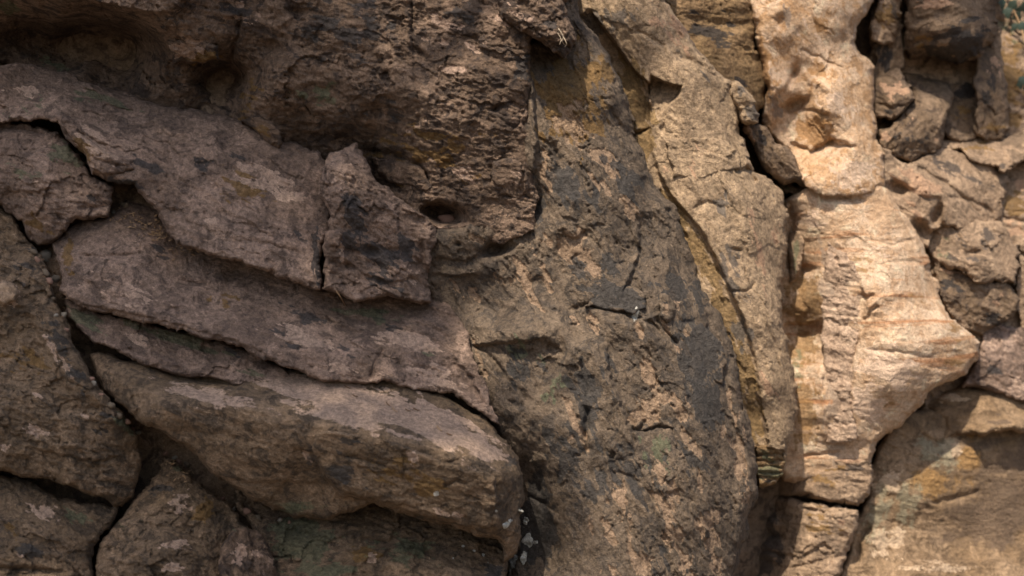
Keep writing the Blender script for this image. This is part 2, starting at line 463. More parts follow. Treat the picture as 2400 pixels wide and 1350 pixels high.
# ------------------------------------------------------------------ rocks of the near, shaded half
build_rock("overhanging_boulder",
           [(-130, -130), (1330, -130), (1335, 0), (1250, 60), (1244, 130, .8), (1248, 250, .8), (1246, 380, .6), (1262, 460, .2), (1250, 540, .1), (1180, 570, .1), (1100, 556, .2), (1010, 540, .3),
            (960, 560), (880, 560), (760, 520), (700, 420), (560, 340), (420, 300), (300, 262), (180, 225), (60, 190), (30, 165), (0, 150), (-130, 120)],
           [(-100, -100, 90), (0, 20, 40), (60, 25, 30), (150, 35, 80), (280, 42, 100), (350, 66, 100), (60, 88, -190), (180, 95, -260), (300, 102, -210), (60, 140, -150),
            (200, 170, -100), (330, 190, -60), (250, 225, -90), (400, 230, -60), (410, 130, 60), (460, 120, 85), (440, 200, 0), (520, 185, -110), (520, 100, 80),
            (600, 240, 40), (560, 280, -40), (480, 260, -90), (650, 150, 115), (600, 60, 110), (500, 0, 110), (750, 0, 140), (750, 150, 125), (720, 270, 50), (690, 350, -50),
            (860, 350, -20), (830, 240, 110), (1000, 0, 140), (1000, 150, 150), (1000, 300, 130), (950, 420, 30), (1120, 60, 140), (1200, 120, 150),
            (1235, 250, 122), (1150, 300, 150), (1240, 400, 100), (1250, 500, 88), (1120, 430, 110), (1060, 470, 95), (1130, 540, 85), (1010, 500, 70), (1210, 500, 90), (880, 480, -30)],
           'umber', seed=2, edge=(16, 44), strata=(12, 1.3), lam=0.004, rough=1.15, chip=0.9, peel=3,
           ops=[('groove', [(568, 30), (562, 70), (545, 130), (530, 195)], 5, 26), ('step', [(562, 40), (545, 130), (530, 190)], 22, 60, 3),
                ('groove', [(967, -20), (966, 60), (968, 110)], 4, 14), ('dent', 988, 128, 26, 9, 40, 26), ('groove', [(968, 108), (975, 200), (985, 300)], 6, 8),
                ('step', [(985, 135), (1010, 150), (1060, 130)], 10, 40),
                ('dent', 1035, 500, 48, 22, 10, 130, 3.5, 0.05), ('ridge', [(985, 515), (1040, 532), (1100, 530)], 12, 10),
                ('step', [(395, 140), (440, 146), (505, 140)], 30, 50, 4), ('step', [(20, 40), (150, 48), (280, 60), (345, 80), (380, 120)], 30, 60, 5),
                ('dent', 525, 185, 58, 28, -8, 75, 3), ('dent', 780, 210, 60, 40, 20, 26), ('dent', 640, 110, 40, 26, 0, 26), ('groove', [(850, 350), (930, 365), (985, 390), (1012, 440)], 7, 28),
                ('step', [(1160, 380), (1175, 372), (1195, 380)], 12, 20, 3), ('groove', [(1150, 430), (1160, 395), (1185, 372)], 4, 10),
                ('dent', 700, 30, 30, 14, 10, 24), ('step', [(660, 60), (690, 45), (720, 40)], 14, 40),
                ('dent', 1160, 255, 9, 7, 0, 22), ('step', [(1030, 28), (1090, 20), (1150, 30), (1200, 62)], -16, 80, 5),
                ('groove', [(570, 290), (610, 310), (640, 335), (665, 355)], 6, 26), ('dent', 620, 300, 50, 22, 35, -26, 3), ('dent', 780, 130, 60, 34, 25, 24)],
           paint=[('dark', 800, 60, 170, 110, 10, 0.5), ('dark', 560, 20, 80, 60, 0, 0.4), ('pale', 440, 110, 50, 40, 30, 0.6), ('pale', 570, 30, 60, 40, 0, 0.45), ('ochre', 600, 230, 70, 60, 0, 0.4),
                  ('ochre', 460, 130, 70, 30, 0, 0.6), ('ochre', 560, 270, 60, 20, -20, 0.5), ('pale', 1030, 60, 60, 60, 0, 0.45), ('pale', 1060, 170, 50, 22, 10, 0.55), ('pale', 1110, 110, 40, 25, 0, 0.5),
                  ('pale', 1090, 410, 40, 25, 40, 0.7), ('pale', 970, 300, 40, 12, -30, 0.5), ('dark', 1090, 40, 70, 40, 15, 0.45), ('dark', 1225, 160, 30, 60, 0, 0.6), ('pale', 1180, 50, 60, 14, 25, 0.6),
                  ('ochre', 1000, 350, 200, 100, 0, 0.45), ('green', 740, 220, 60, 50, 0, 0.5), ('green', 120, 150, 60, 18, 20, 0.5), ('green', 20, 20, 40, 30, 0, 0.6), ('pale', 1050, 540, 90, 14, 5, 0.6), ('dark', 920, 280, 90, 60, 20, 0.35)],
           label="big dark overhanging boulder with shadowed hollows, filling the upper left of the cliff")

build_rock("rough_knob",
           [(1158, -130), (1325, -130), (1318, 0), (1338, 55), (1350, 98), (1325, 135), (1292, 112), (1270, 98), (1240, 84), (1200, 62), (1165, 36), (1160, 0)],
           [(1170, -100, 170), (1300, -100, 170), (1180, 20, 175), (1250, 20, 195), (1310, 20, 160), (1250, 70, 190), (1310, 90, 175), (1330, 110, 160), (1220, 60, 180)],
           'umber', seed=12, edge=(22, 40), rough=1.4, strata=(30, 0.8),
           paint=[('pale', 1210, 30, 60, 20, 20, 0.5), ('dark', 1290, 60, 30, 20, 0, 0.5)],
           label="rough brown knob jutting out at the top above the shadowed notch")

build_rock("upper_slab",
           [(-130, 135), (0, 150), (40, 150), (120, 160), (330, 232), (560, 280), (745, 360), (790, 420), (775, 500), (772, 545), (758, 600), (752, 650), (746, 678), (700, 668), (640, 642), (560, 617),
            (480, 597), (430, 577), (392, 542), (370, 502), (345, 470), (310, 436), (268, 428), (215, 404), (190, 362), (158, 325), (133, 285), (90, 280), (0, 290), (-130, 300)],
           [(-100, 160, 30), (-100, 280, 110), (0, 180, 40), (60, 170, -20), (330, 245, -15), (560, 295, 0), (740, 385, 30), (130, 270, 105), (170, 320, 120), (215, 390, 135), (270, 420, 130), (240, 300, 75), (350, 450, 125),
            (300, 370, 125), (400, 400, 95), (380, 520, 140), (450, 570, 160), (560, 600, 170), (740, 660, 150), (600, 450, 105), (600, 540, 145), (450, 320, 40), (740, 500, 90), (740, 590, 130), (0, 270, 90)],
           'purple', seed=5, edge=(13, 34), strata=(24, 1.7), lam=0.006, rough=0.8, chip=0.75,
           ops=[('step', [(130, 265), (160, 275), (205, 320), (240, 350), (300, 375)], -16, 50, 4), ('groove', [(150, 275), (190, 312), (250, 345), (255, 365)], 4, 14), ('groove', [(230, 370), (290, 385), (320, 380)], 4, 12),
                ('step', [(140, 300), (190, 330), (215, 395)], 26, 40, 4), ('groove', [(560, 560), (640, 575), (720, 600)], 6, 9), ('dent', 470, 385, 20, 10, 10, 14), ('dent', 510, 440, 22, 9, 0, 10),
                ('groove', [(430, 430), (520, 500), (620, 560)], 16, 6), ('dent', 300, 415, 40, 14, 10, -16), ('step', [(30, 300), (80, 288), (130, 300)], 10, 40)],
           paint=[('pale', 640, 430, 110, 50, 20, 0.55), ('pale', 230, 335, 70, 40, 35, 0.6), ('ochre', 190, 340, 26, 50, -30, 0.8), ('pale', 490, 515, 30, 12, 20, 0.7), ('dark', 360, 390, 60, 30, 20, 0.55), ('dark', 470, 380, 40, 25, 0, 0.5),
                  ('dark', 690, 560, 90, 50, 20, 0.35), ('dark', 740, 600, 16, 90, 0, 0.7), ('green', 250, 235, 120, 22, 18, 0.6), ('green', 60, 240, 70, 40, 0, 0.4), ('dark', 560, 380, 80, 30, 20, 0.35), ('pale', 60, 210, 60, 24, 20, 0.5),
                  ('ochre', 570, 440, 90, 60, 20, 0.5), ('dark', 300, 430, 70, 14, 15, 0.6)],
           label="broad purple-brown slab dipping right under the overhanging boulder, its left edge flaking in layers")

build_rock("wedge_block",
           [(-130, 290), (0, 285), (60, 290), (130, 308), (165, 340), (192, 378), (217, 412), (262, 432), (267, 470), (252, 506), (220, 513), (182, 517), (150, 543), (117, 572), (88, 580), (66, 552), (34, 508), (0, 480), (-130, 420)],
           [(-100, 300, 80), (-100, 420, 140), (0, 300, 85), (100, 310, 70), (180, 380, 100), (250, 440, 115), (250, 490, 120), (130, 430, 145), (40, 400, 140), (120, 500, 150), (90, 560, 120), (20, 470, 130)],
           'purple', seed=6, edge=(13, 32), strata=(20, 1.5),
           ops=[('groove', [(-40, 300), (20, 298), (60, 305), (110, 320)], 6, 18), ('step', [(10, 440), (60, 450), (130, 452)], 8, 30), ('groove', [(180, 490), (220, 488), (260, 480)], 5, 10)],
           paint=[('green', 150, 360, 60, 40, 30, 0.6), ('green', 60, 400, 70, 30, 10, 0.4), ('ochre', 90, 530, 50, 30, 30, 0.6), ('dark', 210, 465, 40, 20, 20, 0.45), ('pale', 85, 430, 24, 16, 30, 0.6)],
           label="grey-brown wedge-shaped block at the left edge, fitted against the flaking slab")

build_rock("middle_slab",
           [(122, 566), (160, 538), (200, 512), (262, 506), (300, 470), (420, 500), (560, 560), (740, 620), (860, 660), (1040, 690), (1090, 770, .3), (1110, 830, .3), (1135, 890, .3), (1160, 960, .4), (1178, 1000, .6), (1150, 985), (1120, 960),
            (1060, 925), (985, 915), (905, 893), (868, 896), (810, 897), (740, 884), (690, 868), (640, 852), (600, 836), (545, 806), (480, 795), (430, 772), (385, 765), (330, 758), (260, 736), (195, 722), (160, 702), (142, 680), (140, 620)],
           [(130, 570, 110), (260, 515, 60), (330, 480, 20), (430, 570, 40), (740, 660, 40), (860, 700, 30), (1040, 715, 40), (1120, 760, 70), (150, 620, 160), (150, 680, 185), (260, 620, 160), (300, 560, 110), (300, 740, 205), (400, 700, 170),
            (480, 785, 215), (450, 620, 80), (600, 690, 105), (600, 820, 205), (720, 870, 195), (860, 890, 180), (750, 760, 130), (850, 780, 110), (880, 850, 175), (1000, 800, 105), (1000, 890, 165), (1120, 950, 165), (1090, 850, 150), (1150, 930, 160)],
           'purple', seed=8, edge=(11, 24), strata=(20, 1.9), lam=0.006, rough=0.8, chip=0.7,
           ops=[('step', [(145, 700), (260, 726), (390, 752), (560, 800), (660, 850)], 12, 50, 4), ('groove', [(180, 600), (260, 602), (340, 592)], 6, 10), ('dent', 440, 662, 34, 9, 15, 16), ('dent', 455, 648, 40, 14, 15, -10),
                ('groove', [(900, 745), (1010, 765), (1060, 800), (1090, 820)], 5, 10), ('step', [(870, 750), (960, 742), (1060, 760), (1150, 765), (1290, 780)], -8, 60, 4), ('groove', [(760, 730), (880, 760), (1000, 790), (1070, 830)], 5, 8),
                ('groove', [(700, 720), (800, 770), (900, 800)], 6, 8), ('groove', [(868, 895), (875, 860), (900, 815)], 5, 12), ('step', [(1060, 830), (1100, 880), (1140, 950)], 18, 70, 5), ('dent', 260, 505, 30, 14, 10, -10)],
           paint=[('pale', 300, 690, 120, 30, 15, 0.5), ('pale', 700, 790, 130, 36, 18, 0.55), ('pale', 960, 800, 120, 26, 14, 0.75), ('pale', 1020, 890, 110, 40, 20, 0.6), ('green', 880, 740, 110, 22, 8, 0.6), ('dark', 720, 740, 90, 30, 20, 0.5), ('dark', 680, 800, 60, 30, 20, 0.4),
                  ('dark', 930, 770, 60, 12, 10, 0.5), ('ochre', 520, 690, 60, 34, 20, 0.5), ('dark', 380, 590, 60, 20, 30, 0.45), ('ochre', 160, 600, 20, 50, 0, 0.6), ('pale', 800, 860, 50, 22, 10, 0.6), ('green', 1000, 830, 60, 14, 10, 0.4), ('dark', 800, 820, 70, 24, 25, 0.4)],
           label="long purple-brown slab lying across the left, with striped ledge running right toward the grey buttress")

build_rock("thin_ledge",
           [(148, 700), (175, 708), (240, 730), (330, 750), (420, 770), (560, 812), (660, 858), (690, 885), (620, 910), (480, 890), (400, 880), (330, 850), (270, 820), (215, 800), (182, 765), (160, 735)],
           [(150, 705, 130), (190, 760, 165), (250, 745, 140), (280, 800, 190), (350, 775, 150), (380, 840, 195), (480, 820, 150), (560, 845, 160), (640, 875, 165), (480, 880, 190)],
           'purple', seed=31, edge=(11, 28), strata=(24, 1.6),
           paint=[('green', 200, 750, 60, 20, 30, 0.8), ('green', 420, 795, 140, 18, 18, 0.8), ('dark', 560, 830, 60, 14, 20, 0.5), ('pale', 330, 800, 90, 16, 24, 0.5), ('green', 600, 880, 60, 12, 15, 0.5)],
           label="thin mossy ledge wedged between the two long slabs on the left")

build_rock("front_slab",
           [(208, 838), (225, 822), (280, 836), (340, 850), (400, 870), (500, 868), (600, 862), (700, 872), (800, 884, .5), (905, 886, .4), (985, 906, .4), (1060, 936, .4), (1135, 982, .5), (1190, 1034), (1212, 1072), (1232, 1130), (1230, 1180),
            (1218, 1210), (1222, 1250), (1210, 1300), (1180, 1320), (1165, 1262), (1120, 1252), (1050, 1235), (960, 1205), (880, 1185), (810, 1200), (760, 1216), (700, 1212), (620, 1190), (545, 1150), (490, 1100), (440, 1052), (380, 1012), (320, 985), (272, 940), (232, 890)],
           [(215, 840, 170), (260, 850, 190), (400, 890, 180), (500, 875, 140), (700, 890, 150), (850, 915, 180), (1000, 945, 185), (1100, 1000, 200), (1190, 1060, 220),
            (300, 910, 240), (400, 950, 270), (560, 960, 285), (720, 990, 305), (860, 1005, 315), (980, 1040, 320), (1080, 1070, 315), (1170, 1110, 300), (640, 920, 220), (850, 960, 245), (1000, 990, 245),
            (280, 930, 225), (450, 1040, 245), (560, 1140, 215), (600, 1060, 285), (700, 1200, 200), (760, 1100, 300), (860, 1170, 280), (1000, 1120, 320), (1000, 1200, 300), (1150, 1240, 285), (1150, 1170, 310), (1220, 1130, 230), (1205, 1250, 230), (1195, 1300, 190)],
           'olive', seed=9, edge=(13, 44), strata=(18, 1.7), lam=0.003, rough=0.6, chip=0.6, crisp=0.2, varnish=0.2,
           ops=[('tent', [(225, 850), (300, 905), (420, 940), (560, 955), (720, 985), (860, 1000), (1000, 1045), (1100, 1085), (1185, 1110)], 70, 34), ('tent', [(1185, 1075), (1182, 1140), (1160, 1250)], 36, 16), ('step', [(690, 1045), (735, 1062), (760, 1120), (800, 1160), (880, 1180)], 22, 90, 4), ('step', [(800, 1160), (950, 1195), (1060, 1225), (1150, 1250)], 22, 40, 4), ('groove', [(805, 1065), (860, 1080), (900, 1090)], 6, 14),
                ('groove', [(1040, 1140), (1070, 1125), (1100, 1135)], 6, 12), ('groove', [(1030, 1090), (1070, 1080), (1090, 1065)], 4, 7), ('groove', [(760, 1020), (790, 1018)], 5, 14), ('dent', 640, 905, 60, 10, 10, -8), ('groove', [(420, 880), (560, 905), (720, 925)], 6, 8),
                ('step', [(560, 905), (600, 895), (650, 905)], -10, 30), ('ridge', [(1170, 1080), (1180, 1150), (1160, 1240)], 14, 10), ('step', [(520, 1120), (640, 1130), (760, 1130)], 10, 50, 6), ('groove', [(1180, 1130), (1200, 1180), (1170, 1240)], 10, 12),
                ('dent', 1080, 1170, 60, 26, 10, 12), ('dent', 870, 1080, 70, 20, 10, 10)],
           paint=[('pale', 500, 930, 170, 30, 12, 0.6), ('pale', 820, 945, 230, 52, 14, 1.2), ('pale', 1040, 1005, 160, 46, 28, 1.2), ('pale', 640, 885, 120, 18, 8, 0.6), ('pale', 1150, 1050, 60, 30, 35, 0.7), ('dark', 740, 1060, 40, 60, -20, 0.45), ('dark', 860, 1140, 90, 24, 20, 0.5),  # pale patches paint the top brighter, like light from above
                  ('green', 700, 1190, 120, 24, 5, 0.5), ('pale', 967, 1072, 16, 22, -20, 1.0), ('ochre', 900, 1090, 130, 50, 15, 0.4), ('dark', 800, 1025, 60, 24, 0, 0.4), ('pale', 720, 1070, 12, 24, -40, 0.7),
                  ('white', 1022, 1157, 8, 6, -30, 1.0), ('white', 1220, 1196, 4, 5, 0, 1.0), ('white', 1187, 1230, 10, 7, 0, 0.9), ('white', 1195, 1222, 5, 4, 0, 0.9), ('white', 1162, 1198, 3, 3, 0, 0.9), ('dark', 1195, 1090, 26, 40, 20, 0.5), ('purple', 0, 0, 1, 1, 0, 0)][:-1],
           label="long thick slab with its top painted pale as if lit, jutting forward at lower centre, blunt rounded right end")

build_rock("left_boulder",
           [(-130, 420), (0, 488), (34, 512), (66, 560), (95, 592), (112, 640), (130, 690), (150, 740), (175, 800), (200, 850), (240, 912), (292, 972), (328, 1030), (334, 1085), (322, 1130), (312, 1165), (275, 1186), (190, 1152), (110, 1122), (45, 1112), (0, 1104), (-130, 1080)],
           [(-100, 460, 110), (-100, 1060, 280), (0, 520, 120), (80, 600, 130), (0, 700, 190), (100, 720, 190), (60, 620, 160), (150, 850, 240), (120, 800, 225), (220, 930, 240), (300, 1000, 190), (325, 1080, 170), (0, 850, 225), (100, 950, 275), (0, 1000, 290), (180, 1030, 270), (260, 1120, 220), (100, 1090, 255), (0, 1080, 270), (300, 1160, 170)],
           'olive', seed=10, edge=(15, 36), strata=(15, 1.5), rough=1.15,
           ops=[('ridge', [(90, 700), (140, 800), (180, 880), (240, 950), (300, 1010)], 22, 22), ('step', [(60, 720), (100, 800), (150, 890), (200, 960)], 12, 50, 6), ('dent', 18, 690, 34, 34, 0, -34, 3), ('groove', [(170, 955), (210, 960), (250, 955)], 6, 10), ('step', [(60, 1045), (160, 1070), (230, 1080), (310, 1060)], 14, 50)],
           paint=[('dark', 150, 830, 30, 130, -28, 0.55), ('dark', 240, 1000, 60, 40, 40, 0.4), ('dark', 60, 620, 60, 90, -20, 0.4), ('pale', 18, 690, 34, 34, 0, 1.0), ('pale', 120, 810, 14, 50, -30, 0.7), ('pale', 160, 870, 14, 30, -30, 0.6), ('pale', 80, 1010, 40, 16, 20, 0.65), ('pale', 10, 1050, 20, 14, 0, 0.6), ('pale', 200, 975, 14, 8, 20, 0.6),
                  ('green', 290, 990, 40, 24, 50, 0.6), ('pale', 85, 925, 16, 8, 20, 0.6), ('ochre', 60, 850, 90, 70, 0, 0.4)],
           label="dark brown boulder at the left edge with a bluish slanting rib and a tan lump")

build_rock("corner_boulder",
           [(-130, 1085), (0, 1110), (50, 1122), (130, 1160), (225, 1180), (278, 1192), (262, 1228), (228, 1268), (214, 1306), (224, 1350), (232, 1480), (-130, 1480)],
           [(-100, 1110, 170), (-100, 1450, 330), (0, 1120, 170), (150, 1170, 170), (260, 1200, 180), (100, 1230, 260), (0, 1250, 290), (200, 1280, 230), (100, 1330, 310), (210, 1340, 240), (0, 1440, 330), (200, 1450, 280)],
           'olive', seed=11, edge=(13, 32), strata=(20, 1.6), rough=1.2,
           ops=[('step', [(20, 1330), (90, 1332), (160, 1340)], 16, 40), ('groove', [(-60, 1335), (60, 1332), (130, 1340)], 6, 16)],
           paint=[('pale', 100, 1200, 70, 26, 15, 0.5), ('ochre', 30, 1240, 40, 30, 0, 0.5), ('green', 180, 1210, 50, 24, 20, 0.5), ('pale', 50, 1300, 20, 12, 0, 0.5), ('dark', 60, 1290, 70, 26, 10, 0.5)],
           label="brown boulder in the bottom left corner, left of the black vertical crack")

build_rock("split_boulder",
           [(240, 1480), (228, 1350), (222, 1300), (238, 1262), (290, 1200), (330, 1155), (372, 1100), (398, 1076), (425, 1095), (455, 1120), (492, 1150), (535, 1178), (560, 1215), (600, 1245), (650, 1300), (680, 1360), (690, 1480)],
           [(395, 1085, 110), (340, 1160, 150), (440, 1130, 130), (300, 1230, 220), (250, 1290, 220), (420, 1200, 200), (500, 1180, 140), (400, 1280, 260), (500, 1260, 190), (550, 1230, 130), (600, 1270, 120), (300, 1340, 290), (450, 1340, 280), (600, 1360, 170), (300, 1450, 320), (600, 1450, 220)],
           'olive', seed=13, edge=(11, 28), strata=(10, 1.5), rough=1.4,
           ops=[('groove', [(440, 1180), (450, 1210), (430, 1240)], 5, 12), ('step', [(350, 1225), (430, 1235), (500, 1230)], 12, 40), ('dent', 470, 1195, 34, 34, 0, -18), ('step', [(240, 1330), (300, 1320), (380, 1330)], 12, 40)],
           paint=[('pale', 420, 1180, 40, 30, -30, 0.6), ('ochre', 475, 1200, 30, 36, 0, 0.7), ('green', 415, 1095, 30, 20, 30, 0.6), ('dark', 380, 1150, 50, 36, 0, 0.45), ('pale', 410, 1280, 60, 24, 0, 0.45), ('green', 300, 1230, 50, 30, 0, 0.35), ('pale', 400, 1330, 60, 14, 0, 0.5)],
           label="brown fractured boulder at the bottom, below the front slab and right of the vertical crack")

build_rock("knobby_stone",
           [(508, 1480), (512, 1340), (522, 1280), (545, 1245), (585, 1240), (618, 1258), (640, 1310), (655, 1350), (665, 1480)],
           [(520, 1300, 240), (560, 1260, 250), (610, 1270, 240), (580, 1310, 280), (640, 1330, 230), (540, 1350, 300), (620, 1380, 280), (580, 1460, 310)],
           'umber', seed=14, edge=(15, 36), strata=(60, 1.2), rough=1.8,
           paint=[('pale', 560, 1290, 50, 40, 0, 0.5), ('pale', 620, 1320, 30, 40, 0, 0.45), ('green', 550, 1240, 30, 10, 0, 0.6)],
           label="small knobby stone at the bottom edge against the fractured boulder")

build_rock("undercut_rock",
           [(540, 1130), (700, 1160), (1000, 1170), (1180, 1230), (1200, 1290), (1190, 1340), (1180, 1480), (610, 1480), (640, 1350), (600, 1250), (555, 1190)],
           [(540, 1140, 20), (700, 1200, 40), (900, 1200, 60), (1100, 1250, 80), (1180, 1290, 90), (620, 1240, 60), (700, 1260, 110), (850, 1280, 150), (1000, 1290, 150), (1100, 1310, 150), (680, 1330, 190), (850, 1345, 220), (1000, 1345, 210), (1150, 1345, 150), (700, 1450, 260), (1150, 1450, 240)],
           'olive', seed=15, edge=(14, 36), strata=(8, 1.6), rough=1.5,
           ops=[('dent', 760, 1345, 60, 26, 0, -40, 3), ('groove', [(760, 1270), (840, 1290), (930, 1265)], 8, 18), ('dent', 870, 1310, 50, 26, -10, -22)],
           paint=[('green', 700, 1270, 120, 70, 0, 0.8), ('green', 760, 1340, 80, 26, 0, 0.9), ('green', 950, 1290, 120, 40, 10, 0.6), ('ochre', 860, 1300, 50, 26, 0, 0.7), ('pale', 870, 1310, 34, 18, -20, 0.6), ('white', 1085, 1280, 6, 3, 0, 0.9), ('white', 1110, 1290, 5, 3, 20, 0.9), ('white', 1132, 1301, 5, 4, 0, 0.9), ('white', 1062, 1308, 3, 3, 0, 0.9), ('white', 1144, 1319, 3, 3, 0, 0.9), ('dark', 1160, 1340, 50, 30, 0, 0.6)],
           label="greenish rough rock recessed in shade beneath the front slab")

build_rock("fin_stone",
           [(752, 395), (770, 366), (798, 350), (828, 336), (846, 350), (858, 385), (885, 422), (925, 455), (968, 480, .4), (1005, 510, .2), (1030, 560, .2), (1010, 600, .4), (1006, 650, .6), (1010, 705), (985, 714), (962, 702), (920, 697), (880, 702), (832, 706), (790, 692), (757, 684), (756, 635), (762, 600), (760, 562), (772, 540), (778, 512), (764, 488), (746, 455)],
           [(760, 395, 120), (828, 345, 110), (800, 390, 165), (850, 390, 120), (770, 460, 150), (850, 460, 150), (920, 465, 110), (990, 510, 100), (800, 540, 160), (900, 540, 130), (980, 570, 95), (780, 620, 150), (880, 620, 140), (960, 640, 115), (1000, 650, 100), (780, 680, 160), (880, 690, 170), (990, 700, 140)],
           'purple', seed=16, edge=(12, 36), strata=(30, 1.2), rough=1.3,
           ops=[('dent', 820, 590, 26, 12, 20, 22), ('dent', 870, 590, 20, 10, 10, 22), ('dent', 830, 625, 30, 10, 10, 16), ('dent', 890, 625, 26, 10, 25, 20), ('step', [(760, 620), (800, 600), (850, 640), (920, 660), (1000, 640)], 12, 50), ('ridge', [(845, 360), (890, 425), (990, 505)], 12, 8), ('groove', [(880, 660), (930, 680), (960, 700)], 8, 14),
                ('ridge', [(785, 540), (800, 580), (800, 620)], 10, 12), ('step', [(990, 560), (1003, 640), (1008, 700)], 20, 60, 4)],
           paint=[('dark', 830, 500, 30, 70, -15, 0.9), ('dark', 890, 600, 70, 34, 30, 0.75), ('dark', 820, 560, 30, 40, 0, 0.6), ('pale', 795, 415, 26, 20, 0, 0.6), ('dark', 950, 580, 30, 50, -20, 0.7), ('pale', 800, 590, 10, 40, 0, 0.6), ('pale', 960, 640, 40, 50, 0, 0.4), ('dark', 900, 660, 60, 20, 20, 0.6)],
           label="upright fin-shaped stone with blue-black stains in the middle, pointed top")

